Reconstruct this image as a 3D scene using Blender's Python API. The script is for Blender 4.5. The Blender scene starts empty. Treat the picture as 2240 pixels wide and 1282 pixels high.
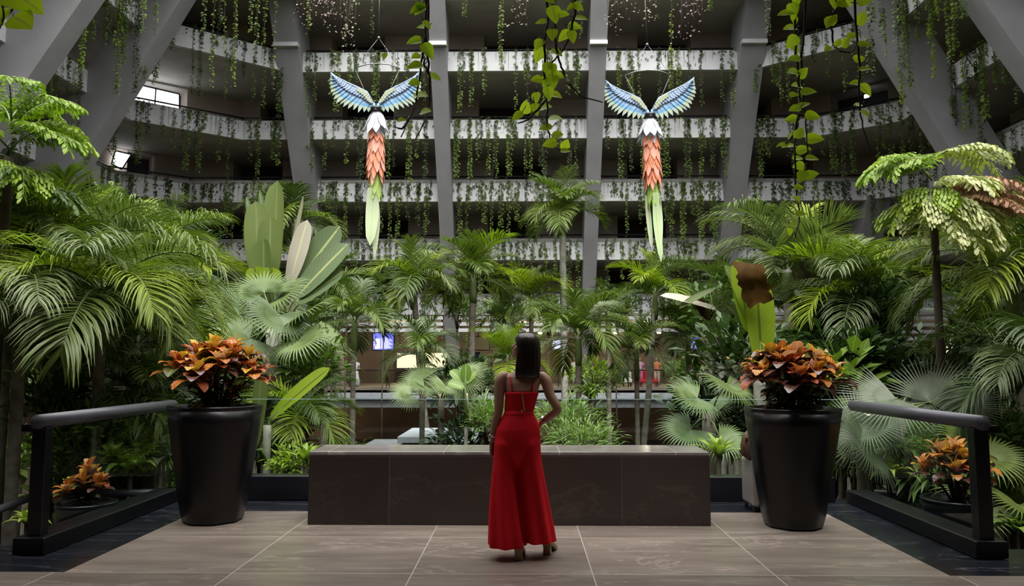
import bpy, math, random
from mathutils import Vector, Matrix, Euler
random.seed(11)
R = random.uniform
C = bpy.context.scene.collection
sc = bpy.context.scene
V = Vector
PI = math.pi
GROUND = -3.6

# ------------------------------------------------------------------ camera
FPX, CX, CY = 1650.0, 1120.0, 641.0
PITCH, YAW = math.radians(5.16), math.radians(0.87)
cam_d = bpy.data.cameras.new('camera')
cam = bpy.data.objects.new('camera', cam_d)
C.objects.link(cam)
cam.location = (0, 0, 1.5)
cam.rotation_euler = (PI/2 + PITCH, 0, YAW)
cam_d.sensor_width = 36.0
cam_d.lens = FPX/2240*36
cam_d.clip_end = 300
sc.camera = cam
CAMM = Matrix.Translation((0, 0, 1.5)) @ Euler((PI/2+PITCH, 0, YAW)).to_matrix().to_4x4()
CAMR = CAMM.to_3x3()
EYE = V((0, 0, 1.5))

def ray(px, py):
    return CAMR @ V(((px-CX)/FPX, (CY-py)/FPX, -1))
def atY(px, py, Y):
    d = ray(px, py)
    return EYE + d*(Y/d.y)
def onplane(px, py, p, n):
    d = ray(px, py)
    return EYE + d*((p-EYE).dot(n)/d.dot(n))

# ------------------------------------------------------------------ mesh builder
class MB:
    def __init__(s):
        s.v, s.f, s.m, s.uv = [], [], [], []
    def add(s, vs, fs, mi=0, uvs=None):
        o = len(s.v)
        s.v.extend([tuple(p) for p in vs])
        s.uv.extend(uvs if uvs else [(0.5, 0.5)]*len(vs))
        for f in fs:
            s.f.append([i+o for i in f]); s.m.append(mi)
    def box(s, c, size, rz=0.0, mi=0, top=1.0, rot=None):
        hx, hy, hz = size[0]/2, size[1]/2, size[2]/2
        M = rot if rot else Matrix.Rotation(rz, 3, 'Z')
        c = V(c)
        vs = []
        for z in (-hz, hz):
            k = top if z > 0 else 1.0
            for x, y in ((-hx, -hy), (hx, -hy), (hx, hy), (-hx, hy)):
                vs.append(c + M @ V((x*k, y*k, z)))
        s.add(vs, [(3,2,1,0),(4,5,6,7),(0,1,5,4),(1,2,6,5),(2,3,7,6),(3,0,4,7)], mi)
    def hexa(s, b, t, mi=0):
        s.add(list(b)+list(t), [(3,2,1,0),(4,5,6,7),(0,1,5,4),(1,2,6,5),(2,3,7,6),(3,0,4,7)], mi)
    def tube(s, pts, rad, n=8, mi=0, cap=True, flat=1.0):
        pts = [V(p) for p in pts]
        if not hasattr(rad, '__len__'): rad = [rad]*len(pts)
        vs, uvs, fs = [], [], []
        up = None
        for i, p in enumerate(pts):
            t = (pts[min(i+1, len(pts)-1)] - pts[max(i-1, 0)]).normalized()
            if up is None:
                up = V((0, 0, 1)) if abs(t.z) < 0.9 else V((0, 1, 0))
            a = t.cross(up).normalized(); b = a.cross(t).normalized(); up = b
            for j in range(n):
                w = 2*PI*j/n
                vs.append(p + a*(math.cos(w)*rad[i]) + b*(math.sin(w)*rad[i]*flat))
                uvs.append((j/n, i/max(1, len(pts)-1)))
        for i in range(len(pts)-1):
            for j in range(n):
                k = (j+1) % n
                fs.append((i*n+j, i*n+k, (i+1)*n+k, (i+1)*n+j))
        if cap:
            fs.append(tuple(range(n-1, -1, -1)))
            fs.append(tuple((len(pts)-1)*n+j for j in range(n)))
        s.add(vs, fs, mi, uvs)
    def loft(s, secs, mi=0, cap=True):
        n = len(secs[0]); vs, fs, uvs = [], [], []
        for i, sec in enumerate(secs):
            for j, p in enumerate(sec):
                vs.append(p); uvs.append((j/n, i/max(1, len(secs)-1)))
        for i in range(len(secs)-1):
            for j in range(n):
                k = (j+1) % n
                fs.append((i*n+j, i*n+k, (i+1)*n+k, (i+1)*n+j))
        if cap:
            fs.append(tuple(range(n-1, -1, -1)))
            fs.append(tuple((len(secs)-1)*n+j for j in range(n)))
        s.add(vs, fs, mi, uvs)
    def ball(s, c, r, n=10, m=7, mi=0, rot=None):
        if not hasattr(r, '__len__'): r = (r, r, r)
        secs = []
        c = V(c)
        for i in range(m+1):
            a = -PI/2 + PI*i/m
            ring = []
            for j in range(n):
                w = 2*PI*j/n
                p = V((math.cos(a)*math.cos(w)*r[0], math.cos(a)*math.sin(w)*r[1], math.sin(a)*r[2]))
                if rot: p = rot @ p
                ring.append(c+p)
            secs.append(ring)
        s.loft(secs, mi, cap=False)
    def blade(s, spine, widths, up, fold=0.2, mi=0, wave=0.0):
        """a leaf blade: a folded strip along a spine"""
        n = len(spine); vs, fs, uvs = [], [], []
        up = V(up)
        for i, p in enumerate(spine):
            t = spine[min(i+1, n-1)] - spine[max(i-1, 0)]
            sd = t.cross(up)
            if sd.length < 1e-6: sd = t.cross(V((0.3, 0.9, 0.1)))
            sd.normalize()
            nn = sd.cross(t).normalized()
            w = widths[i]
            wv = wave*w*math.sin(i*2.3)
            vs += [p - sd*w + nn*(fold*w+wv), p, p + sd*w + nn*(fold*w-wv)]
            v = i/(n-1)
            uvs += [(0, v), (0.5, v), (1, v)]
        for i in range(n-1):
            a, b = i*3, i*3+3
            fs += [(a, a+1, b+1, b), (a+1, a+2, b+2, b+1)]
        s.add(vs, fs, mi, uvs)
    def build(s, name, mats, parent=None, smooth=True, data_only=False):
        me = bpy.data.meshes.new(name)
        me.from_pydata(s.v, [], s.f)
        if not isinstance(mats, (list, tuple)): mats = [mats]
        for m in mats: me.materials.append(m)
        me.polygons.foreach_set('material_index', s.m)
        me.polygons.foreach_set('use_smooth', [smooth]*len(s.f))
        uvl = me.uv_layers.new(name='UVMap')
        lv = [0]*len(me.loops)
        me.loops.foreach_get('vertex_index', lv)
        flat = []
        for i in lv: flat += s.uv[i]
        uvl.data.foreach_set('uv', flat)
        me.update()
        if data_only: return me
        return link(name, me, parent)

def link(name, me, parent=None):
    o = bpy.data.objects.new(name, me)
    C.objects.link(o)
    if parent: o.parent = parent
    return o
def tag(o, label, cat, group=None, kind=None):
    o['label'] = label; o['category'] = cat
    if group: o['group'] = group
    if kind: o['kind'] = kind
    return o
def thing(name, label, cat, loc=(0, 0, 0), rz=0.0, group=None, kind=None):
    o = bpy.data.objects.new(name, None)
    o.empty_display_size = 0.1
    C.objects.link(o)
    o.location = loc; o.rotation_euler = (0, 0, rz)
    return tag(o, label, cat, group, kind)
def struct(name, mb, mats, label, cat, smooth=False):
    o = mb.build(name, mats, None, smooth)
    return tag(o, label, cat, None, 'structure')
def bevel(o, w=0.01, seg=2):
    m = o.modifiers.new('bevel', 'BEVEL'); m.width = w; m.segments = seg; m.limit_method = 'ANGLE'
    return o

# ------------------------------------------------------------------ materials
def nmat(name):
    m = bpy.data.materials.new(name); m.use_nodes = True
    nt = m.node_tree
    b = nt.nodes['Principled BSDF']
    return m, nt, b
def N(nt, t, **kw):
    n = nt.nodes.new(t)
    for k, v in kw.items(): setattr(n, k, v)
    return n
def ramp(nt, fac, stops):
    r = N(nt, 'ShaderNodeValToRGB')
    e = r.color_ramp.elements
    while len(e) < len(stops): e.new(0.5)
    for i, (p, c) in enumerate(stops):
        e[i].position = p; e[i].color = (*c, 1)
    nt.links.new(fac, r.inputs[0])
    return r.outputs[0]
def plain(name, col, rough=0.5, metal=0.0, noise=0.12, scale=6.0, spec=0.5, bump=0.0):
    m, nt, b = nmat(name)
    tc = N(nt, 'ShaderNodeTexCoord')
    nz = N(nt, 'ShaderNodeTexNoise'); nz.inputs['Scale'].default_value = scale; nz.inputs['Detail'].default_value = 5
    nt.links.new(tc.outputs['Object'], nz.inputs['Vector'])
    lo = tuple(c*(1-noise) for c in col); hi = tuple(min(1, c*(1+noise)) for c in col)
    nt.links.new(ramp(nt, nz.outputs[0], [(0.3, lo), (0.7, hi)]), b.inputs['Base Color'])
    b.inputs['Roughness'].default_value = rough; b.inputs['Metallic'].default_value = metal
    b.inputs['Specular IOR Level'].default_value = spec
    if bump:
        bp = N(nt, 'ShaderNodeBump'); bp.inputs['Strength'].default_value = bump; bp.inputs['Distance'].default_value = 0.01
        nt.links.new(nz.outputs[0], bp.inputs['Height']); nt.links.new(bp.outputs[0], b.inputs['Normal'])
    return m
def emit(name, col, strength):
    m, nt, b = nmat(name)
    b.inputs['Base Color'].default_value = (*col, 1)
    b.inputs['Emission Color'].default_value = (*col, 1)
    b.inputs['Emission Strength'].default_value = strength
    return m
def leaf(name, a, b_, rough=0.38, trans=0.3, tcol=None, var=0.35, rib=None, stripes=None, spec=0.35):
    """leaf: two greens mixed per plant and by noise, with light passing through"""
    m, nt, b = nmat(name)
    oi = N(nt, 'ShaderNodeObjectInfo')
    geo = N(nt, 'ShaderNodeNewGeometry')
    ad = N(nt, 'ShaderNodeMath', operation='ADD')
    nt.links.new(oi.outputs['Random'], ad.inputs[0])
    tc = N(nt, 'ShaderNodeTexCoord')
    nz = N(nt, 'ShaderNodeTexNoise'); nz.inputs['Scale'].default_value = 2.2; nz.inputs['Detail'].default_value = 3
    nt.links.new(tc.outputs['Object'], nz.inputs['Vector'])
    mul = N(nt, 'ShaderNodeMath', operation='MULTIPLY_ADD')
    nt.links.new(geo.outputs['Random Per Island'], mul.inputs[0]); mul.inputs[1].default_value = var
    nt.links.new(nz.outputs[0], mul.inputs[2])
    nt.links.new(mul.outputs[0], ad.inputs[1])
    half = N(nt, 'ShaderNodeMath', operation='MULTIPLY'); half.inputs[1].default_value = 0.5
    nt.links.new(ad.outputs[0], half.inputs[0])
    col = ramp(nt, half.outputs[0], [(0.2, a), (0.85, b_)])
    uv = N(nt, 'ShaderNodeUVMap'); uv.uv_map = 'UVMap'
    sep = N(nt, 'ShaderNodeSeparateXYZ'); nt.links.new(uv.outputs[0], sep.inputs[0])
    ab = N(nt, 'ShaderNodeMath', operation='SUBTRACT'); nt.links.new(sep.outputs[0], ab.inputs[0]); ab.inputs[1].default_value = 0.5
    ab2 = N(nt, 'ShaderNodeMath', operation='ABSOLUTE'); nt.links.new(ab.outputs[0], ab2.inputs[0])
    if stripes:      # side veins running from the midrib, with their own colour
        scol, freq = stripes
        w = N(nt, 'ShaderNodeMath', operation='MULTIPLY_ADD'); nt.links.new(ab2.outputs[0], w.inputs[0]); w.inputs[1].default_value = -0.55
        nt.links.new(sep.outputs[1], w.inputs[2])
        sn = N(nt, 'ShaderNodeMath', operation='MULTIPLY'); nt.links.new(w.outputs[0], sn.inputs[0]); sn.inputs[1].default_value = freq
        s2 = N(nt, 'ShaderNodeMath', operation='SINE'); nt.links.new(sn.outputs[0], s2.inputs[0])
        mr = N(nt, 'ShaderNodeMapRange'); nt.links.new(s2.outputs[0], mr.inputs[0]); mr.inputs[1].default_value = 0.1; mr.inputs[2].default_value = 0.75
        mx = N(nt, 'ShaderNodeMixRGB'); nt.links.new(mr.outputs[0], mx.inputs[0]); nt.links.new(col, mx.inputs[1]); mx.inputs[2].default_value = (*scol, 1)
        col = mx.outputs[0]
    if rib:
        lt = N(nt, 'ShaderNodeMath', operation='LESS_THAN'); nt.links.new(ab2.outputs[0], lt.inputs[0]); lt.inputs[1].default_value = 0.045
        mx = N(nt, 'ShaderNodeMixRGB'); nt.links.new(lt.outputs[0], mx.inputs[0]); nt.links.new(col, mx.inputs[1]); mx.inputs[2].default_value = (*rib, 1)
        col = mx.outputs[0]
    nt.links.new(col, b.inputs['Base Color'])
    b.inputs['Roughness'].default_value = rough
    b.inputs['Specular IOR Level'].default_value = spec
    tr = N(nt, 'ShaderNodeBsdfTranslucent')
    if tcol:
        mt = N(nt, 'ShaderNodeMixRGB'); mt.blend_type = 'MULTIPLY'; mt.inputs[0].default_value = 1
        nt.links.new(col, mt.inputs[1]); mt.inputs[2].default_value = (*tcol, 1)
        nt.links.new(mt.outputs[0], tr.inputs[0])
    else:
        nt.links.new(col, tr.inputs[0])
    mix = N(nt, 'ShaderNodeMixShader'); mix.inputs[0].default_value = trans
    nt.links.new(b.outputs[0], mix.inputs[1]); nt.links.new(tr.outputs[0], mix.inputs[2])
    out = [n for n in nt.nodes if n.type == 'OUTPUT_MATERIAL'][0]
    nt.links.new(mix.outputs[0], out.inputs[0])
    return m
def stone(name, base, vein, rough, tile=None, grout=(0.5, 0.45, 0.4), scale=1.0, veinw=0.03, org=(0, 0), var=0.25):
    """polished stone with cloudy tone, thin wandering veins and optional joints"""
    m, nt, b = nmat(name)
    tc = N(nt, 'ShaderNodeTexCoord')
    mp = N(nt, 'ShaderNodeMapping'); nt.links.new(tc.outputs['Object'], mp.inputs[0])
    mp.inputs['Rotation'].default_value = (0, 0, 0.28); mp.inputs['Scale'].default_value = (scale*0.5, scale*2.4, scale)
    src = mp.outputs[0]
    if tile:      # each slab gets its own patch of stone
        sp = N(nt, 'ShaderNodeSeparateXYZ'); nt.links.new(tc.outputs['Object'], sp.inputs[0])
        ids = []
        fr = []
        for ax in (0, 1):
            sb = N(nt, 'ShaderNodeMath', operation='SUBTRACT'); nt.links.new(sp.outputs[ax], sb.inputs[0]); sb.inputs[1].default_value = org[ax]
            dv = N(nt, 'ShaderNodeMath', operation='DIVIDE'); nt.links.new(sb.outputs[0], dv.inputs[0]); dv.inputs[1].default_value = tile[ax]
            fl = N(nt, 'ShaderNodeMath', operation='FLOOR'); nt.links.new(dv.outputs[0], fl.inputs[0]); ids.append(fl.outputs[0])
            f = N(nt, 'ShaderNodeMath', operation='FRACT'); nt.links.new(dv.outputs[0], f.inputs[0])
            pp = N(nt, 'ShaderNodeMath', operation='PINGPONG'); nt.links.new(f.outputs[0], pp.inputs[0]); pp.inputs[1].default_value = 0.5
            ml = N(nt, 'ShaderNodeMath', operation='MULTIPLY'); nt.links.new(pp.outputs[0], ml.inputs[0]); ml.inputs[1].default_value = tile[ax]
            fr.append(ml.outputs[0])
        cb = N(nt, 'ShaderNodeCombineXYZ'); nt.links.new(ids[0], cb.inputs[0]); nt.links.new(ids[1], cb.inputs[1])
        wn = N(nt, 'ShaderNodeTexWhiteNoise'); nt.links.new(cb.outputs[0], wn.inputs[0])
        sc_ = N(nt, 'ShaderNodeVectorMath', operation='SCALE'); nt.links.new(wn.outputs[1], sc_.inputs[0]); sc_.inputs['Scale'].default_value = 30
        av = N(nt, 'ShaderNodeVectorMath', operation='ADD'); nt.links.new(src, av.inputs[0]); nt.links.new(sc_.outputs[0], av.inputs[1])
        src = av.outputs[0]
    nz = N(nt, 'ShaderNodeTexNoise'); nz.inputs['Scale'].default_value = 1.6; nz.inputs['Detail'].default_value = 8; nz.inputs['Roughness'].default_value = 0.65
    nt.links.new(src, nz.inputs['Vector'])
    col = ramp(nt, nz.outputs[0], [(0.3, tuple(c*(1-var) for c in base)), (0.7, tuple(c*(1+var) for c in base))])
    n2 = N(nt, 'ShaderNodeTexNoise'); n2.inputs['Scale'].default_value = 0.75; n2.inputs['Detail'].default_value = 9; n2.inputs['Roughness'].default_value = 0.6; n2.inputs['Distortion'].default_value = 0.5
    nt.links.new(src, n2.inputs['Vector'])
    d = N(nt, 'ShaderNodeMath', operation='SUBTRACT'); nt.links.new(n2.outputs[0], d.inputs[0]); d.inputs[1].default_value = 0.5
    a = N(nt, 'ShaderNodeMath', operation='ABSOLUTE'); nt.links.new(d.outputs[0], a.inputs[0])
    mr = N(nt, 'ShaderNodeMapRange'); nt.links.new(a.outputs[0], mr.inputs[0]); mr.inputs[2].default_value = veinw; mr.inputs[3].default_value = 0.75; mr.inputs[4].default_value = 0
    ms = N(nt, 'ShaderNodeMath', operation='MULTIPLY'); nt.links.new(mr.outputs[0], ms.inputs[0]); nt.links.new(nz.outputs[0], ms.inputs[1])
    mx = N(nt, 'ShaderNodeMixRGB'); nt.links.new(ms.outputs[0], mx.inputs[0]); nt.links.new(col, mx.inputs[1]); mx.inputs[2].default_value = (*vein, 1)
    col = mx.outputs[0]
    if tile:
        mn = N(nt, 'ShaderNodeMath', operation='MINIMUM'); nt.links.new(fr[0], mn.inputs[0]); nt.links.new(fr[1], mn.inputs[1])
        lt = N(nt, 'ShaderNodeMath', operation='LESS_THAN'); nt.links.new(mn.outputs[0], lt.inputs[0]); lt.inputs[1].default_value = 0.004
        tv = N(nt, 'ShaderNodeMapRange'); nt.links.new(wn.outputs[0], tv.inputs[0]); tv.inputs[3].default_value = 0.8; tv.inputs[4].default_value = 1.15
        vm = N(nt, 'ShaderNodeVectorMath', operation='SCALE'); nt.links.new(col, vm.inputs[0]); nt.links.new(tv.outputs[0], vm.inputs['Scale'])
        mg = N(nt, 'ShaderNodeMixRGB'); nt.links.new(lt.outputs[0], mg.inputs[0]); nt.links.new(vm.outputs[0], mg.inputs[1]); mg.inputs[2].default_value = (*grout, 1)
        col = mg.outputs[0]
    nt.links.new(col, b.inputs['Base Color'])
    b.inputs['Roughness'].default_value = rough
    return m
def glass(name, tint=(0.93, 0.97, 0.95)):
    m, nt, b = nmat(name)
    nt.nodes.remove(b)
    t = N(nt, 'ShaderNodeBsdfTransparent'); t.inputs[0].default_value = (*tint, 1)
    g = N(nt, 'ShaderNodeBsdfGlossy'); g.inputs['Roughness'].default_value = 0.02
    lw = N(nt, 'ShaderNodeLayerWeight'); lw.inputs[0].default_value = 0.5
    pw = N(nt, 'ShaderNodeMath', operation='POWER'); nt.links.new(lw.outputs['Facing'], pw.inputs[0]); pw.inputs[1].default_value = 5
    mad = N(nt, 'ShaderNodeMath', operation='MULTIPLY_ADD'); nt.links.new(pw.outputs[0], mad.inputs[0]); mad.inputs[1].default_value = 0.6; mad.inputs[2].default_value = 0.025
    mx = N(nt, 'ShaderNodeMixShader')
    nt.links.new(mad.outputs[0], mx.inputs[0]); nt.links.new(t.outputs[0], mx.inputs[1]); nt.links.new(g.outputs[0], mx.inputs[2])
    out = [n for n in nt.nodes if n.type == 'OUTPUT_MATERIAL'][0]
    nt.links.new(mx.outputs[0], out.inputs[0])
    return m

M = {}
M['white'] = plain('white_paint', (0.72, 0.72, 0.73), 0.6, noise=0.1, scale=1.5)
M['coping'] = plain('grey_coping', (0.34, 0.33, 0.31), 0.7, noise=0.2, scale=2)
M['rib'] = plain('grey_concrete', (0.37, 0.365, 0.375), 0.75, noise=0.1, scale=0.8, bump=0.15)
M['soffit'] = plain('slab_concrete', (0.52, 0.495, 0.45), 0.8, noise=0.15, scale=0.7)
M['wall'] = plain('brown_wall', (0.52, 0.45, 0.39), 0.7, noise=0.2, scale=0.5)
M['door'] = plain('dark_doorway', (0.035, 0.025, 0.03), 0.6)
M['rail'] = plain('black_metal', (0.02, 0.02, 0.024), 0.4, noise=0.2)
M['plaster'] = plain('pale_plaster', (0.5, 0.49, 0.47), 0.8)
M['lobby'] = plain('lobby_wall', (0.22, 0.18, 0.14), 0.6, noise=0.3, scale=0.4)
M['base_wall'] = plain('brown_stone_wall', (0.2, 0.135, 0.095), 0.6, noise=0.35, scale=0.6)
M['grey'] = plain('grey_fascia', (0.22, 0.225, 0.24), 0.55, noise=0.15)
M['palegrey'] = plain('pale_grey_slab', (0.42, 0.45, 0.5), 0.5, noise=0.1)
M['soil'] = plain('dark_soil', (0.03, 0.025, 0.015), 0.95, noise=0.5, scale=3, bump=0.5)
M['tile'] = stone('brown_marble', (0.25, 0.202, 0.172), (0.56, 0.48, 0.42), 0.24, tile=(1.28, 1.11), org=(0.4875, 5.49), grout=(0.55, 0.5, 0.44), veinw=0.011, var=0.32)
M['granite'] = stone('black_granite', (0.014, 0.015, 0.021), (0.2, 0.21, 0.26), 0.2, scale=1.6, veinw=0.012, var=0.4)
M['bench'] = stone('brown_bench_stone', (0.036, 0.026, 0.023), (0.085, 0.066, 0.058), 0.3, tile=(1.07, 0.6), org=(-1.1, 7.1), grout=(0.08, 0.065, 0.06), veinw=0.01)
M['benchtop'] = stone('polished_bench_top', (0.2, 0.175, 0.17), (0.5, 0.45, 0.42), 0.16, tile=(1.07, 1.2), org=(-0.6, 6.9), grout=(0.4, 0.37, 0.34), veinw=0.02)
M['metal'] = plain('dark_powder_coat', (0.006, 0.006, 0.009), 0.3, metal=0.0, noise=0.2, spec=0.5)
M['handrail'] = plain('highlight_grey_handrail', (0.10, 0.10, 0.118), 0.38, metal=0.25, noise=0.1)  # paler than the posts: the rail's sky highlight put into its base colour
M['pot'] = plain('black_fibre_planter', (0.006, 0.0055, 0.006), 0.34, spec=0.35, noise=0.25, scale=40)
M['glass'] = glass('clear_glass')
M['bark'] = plain('palm_bark', (0.17, 0.145, 0.115), 0.85, noise=0.4, scale=9, bump=0.5)
M['bark_pale'] = plain('pale_bark', (0.3, 0.29, 0.25), 0.8, noise=0.3, scale=7, bump=0.4)
M['stem'] = plain('green_stem', (0.12, 0.17, 0.05), 0.5, noise=0.3)
M['twig'] = plain('brown_twig', (0.06, 0.042, 0.028), 0.8, noise=0.3)
M['thatch'] = plain('dry_fibre', (0.33, 0.27, 0.19), 0.9, noise=0.4, scale=20)

Y_ = (0.85, 1.0, 0.35)
L = {}
L['palm'] = leaf('palm_green', (0.055, 0.098, 0.018), (0.16, 0.215, 0.045), 0.42, 0.3, Y_)
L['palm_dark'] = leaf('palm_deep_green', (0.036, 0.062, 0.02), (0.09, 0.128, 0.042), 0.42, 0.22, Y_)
L['palm_grey'] = leaf('palm_grey_green', (0.095, 0.132, 0.05), (0.20, 0.25, 0.105), 0.4, 0.22, Y_)
L['palm_light'] = leaf('palm_yellow_green', (0.13, 0.20, 0.015), (0.30, 0.38, 0.03), 0.42, 0.35, Y_)
L['fan'] = leaf('fan_green', (0.065, 0.115, 0.035), (0.18, 0.245, 0.09), 0.35, 0.3, Y_)
L['fan_grey'] = leaf('fan_silver_green', (0.065, 0.095, 0.05), (0.155, 0.19, 0.115), 0.35, 0.25, Y_)
L['fish'] = leaf('fishtail_lime', (0.14, 0.25, 0.02), (0.34, 0.46, 0.05), 0.36, 0.35, Y_)
L['fish_pale'] = leaf('fishtail_cream', (0.32, 0.36, 0.14), (0.55, 0.57, 0.28), 0.45, 0.3, Y_)
L['fish_brown'] = leaf('fishtail_withered', (0.22, 0.10, 0.05), (0.36, 0.2, 0.11), 0.6, 0.2)
L['shrub'] = leaf('shrub_green', (0.045, 0.095, 0.022), (0.12, 0.19, 0.04), 0.42, 0.3, Y_)
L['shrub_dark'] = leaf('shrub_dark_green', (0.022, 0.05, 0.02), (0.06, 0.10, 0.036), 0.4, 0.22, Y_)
L['shrub_light'] = leaf('shrub_light_green', (0.14, 0.23, 0.055), (0.27, 0.38, 0.11), 0.45, 0.3, Y_)
L['vine'] = leaf('vine_green', (0.075, 0.135, 0.03), (0.19, 0.27, 0.05), 0.45, 0.35, Y_)
L['vine_dark'] = leaf('vine_dark_green', (0.03, 0.055, 0.02), (0.075, 0.115, 0.035), 0.5, 0.25, Y_)
L['pothos'] = leaf('pothos_lime', (0.42, 0.66, 0.03), (0.68, 0.86, 0.06), 0.32, 0.6, (0.95, 1.0, 0.5), rib=(0.5, 0.58, 0.15))
L['paddle'] = leaf('paddle_olive', (0.10, 0.145, 0.04), (0.16, 0.205, 0.065), 0.42, 0.3, Y_, rib=(0.2, 0.25, 0.09))
L['paddle_dark'] = leaf('paddle_deep_green', (0.09, 0.13, 0.065), (0.15, 0.2, 0.1), 0.33, 0.25, Y_, rib=(0.34, 0.38, 0.16), stripes=((0.11, 0.155, 0.075), 80))
L['paddle_lime'] = leaf('paddle_lime', (0.17, 0.27, 0.015), (0.30, 0.40, 0.03), 0.4, 0.45, Y_, rib=(0.12, 0.17, 0.02), stripes=((0.24, 0.34, 0.03), 70))
L['paddle_pale'] = leaf('paddle_bleached', (0.34, 0.31, 0.22), (0.52, 0.48, 0.40), 0.5, 0.25, rib=(0.6, 0.62, 0.36))
L['paddle_dead'] = leaf('paddle_withered', (0.012, 0.007, 0.002), (0.075, 0.037, 0.006), 0.7, 0.15, var=0.2, spec=0.1)
L['broad'] = leaf('broad_green', (0.10, 0.19, 0.03), (0.22, 0.33, 0.06), 0.38, 0.3, Y_, rib=(0.35, 0.42, 0.16))
L['strap'] = leaf('strap_lime', (0.16, 0.26, 0.03), (0.34, 0.42, 0.08), 0.38, 0.3, Y_)
L['pink'] = leaf('pink_bract', (0.22, 0.12, 0.16), (0.34, 0.25, 0.27), 0.6, 0.3)
L['c_orange'] = leaf('croton_orange', (0.58, 0.15, 0.03), (0.80, 0.32, 0.05), 0.33, 0.25, rib=(0.65, 0.4, 0.06), stripes=((0.2, 0.05, 0.02), 42))
L['c_gold'] = leaf('croton_gold', (0.60, 0.30, 0.02), (0.78, 0.50, 0.04), 0.35, 0.25, rib=(0.6, 0.45, 0.06), stripes=((0.32, 0.14, 0.02), 42))
L['c_red'] = leaf('croton_red', (0.36, 0.045, 0.025), (0.52, 0.12, 0.035), 0.33, 0.25, rib=(0.5, 0.16, 0.05), stripes=((0.14, 0.03, 0.02), 42))
L['c_maroon'] = leaf('croton_maroon', (0.06, 0.022, 0.02), (0.14, 0.06, 0.05), 0.24, 0.12, rib=(0.3, 0.1, 0.05), spec=0.9)
L['c_yellow'] = leaf('croton_yellow', (0.5, 0.45, 0.02), (0.62, 0.58, 0.04), 0.35, 0.3, rib=(0.3, 0.3, 0.03), stripes=((0.32, 0.34, 0.02), 42))
L['c_green'] = leaf('croton_green', (0.03, 0.05, 0.014), (0.09, 0.11, 0.025), 0.35, 0.2, rib=(0.3, 0.3, 0.04))
L['c_peach'] = leaf('croton_peach', (0.5, 0.22, 0.1), (0.62, 0.38, 0.16), 0.4, 0.3, rib=(0.55, 0.4, 0.15))

L['spray'] = leaf('pale_bract', (0.20, 0.20, 0.12), (0.34, 0.32, 0.22), 0.6, 0.3)
# ------------------------------------------------------------------ the terraced atrium building
LEV = ['lowest', 'second', 'third', 'fourth', 'fifth', 'sixth']
XS_L = [25.0, 21.7, 18.4, 14.9, 12.0, 8.8]
XS_R = [24.6, 21.5, 18.5, 15.2, 11.6, 8.4]
def poly(k):
    D = 44 - 1.71*k
    XL = 17.0 + 2.1*(4-k); XR = 16.4 + 2.1*(4-k)
    p = [V((-XL, 3, 0)), V((-XL, 27, 0)), V((-XL, D-(XL-XS_L[k])*0.8, 0)), V((-XS_L[k], D, 0))]
    for x in (-11.8, -4.25, 3.7, 11.3):
        if -XS_L[k]+0.5 < x < XS_R[k]-0.5: p.append(V((x, D, 0)))
    p += [V((XS_R[k], D, 0)), V((XR, D-(XR-XS_R[k])*0.8, 0)), V((XR, 27, 0)), V((XR, 3, 0))]
    return p
def outn(a, b):
    d = (b-a).normalized()
    n = V((-d.y, d.x, 0))
    return n if n.dot((a+b)/2 - V((0, 20, 0))) > 0 else -n
def offs(p, d):
    q = []
    for i, x in enumerate(p):
        if i == 0: q.append(x + outn(p[0], p[1])*d)
        elif i == len(p)-1: q.append(x + outn(p[-2], p[-1])*d)
        else:
            n1, n2 = outn(p[i-1], p[i]), outn(p[i], p[i+1])
            h = (n1+n2).normalized()
            q.append(x + h*(d/max(0.5, h.dot(n1))))
    return q
def strip(mb, p, d0, d1, z0, z1, i, mi=0):
    A, B = offs(p, d0), offs(p, d1)
    a, b, c, d = A[i], A[i+1], B[i+1], B[i]
    bo = [V((q.x, q.y, z0)) for q in (a, b, c, d)]
    to = [V((q.x, q.y, z1)) for q in (a, b, c, d)]
    mb.hexa(bo, to, mi)
ZT = lambda k: 5.2 + 3*k
def segname(p, i):
    m = (p[i]+p[i+1])/2
    sd = 'left' if m.x < 0 else 'right'
    if p[i].y < 28 and p[i+1].y < 28: return 'at the %s entrance end' % sd
    if abs(p[i].x-p[i+1].x) < 0.1: return 'along the %s side wall' % sd
    if abs(p[i].y-p[i+1].y) > 0.1: return 'on the %s angled corner' % sd
    if abs(m.x) < 1: return 'between the two middle ribs'
    if abs(m.x) < 9: return 'behind the broad-tailed bird' if m.x < 0 else 'behind the split-tailed bird'
    return 'in the %s outer bay' % sd

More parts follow.
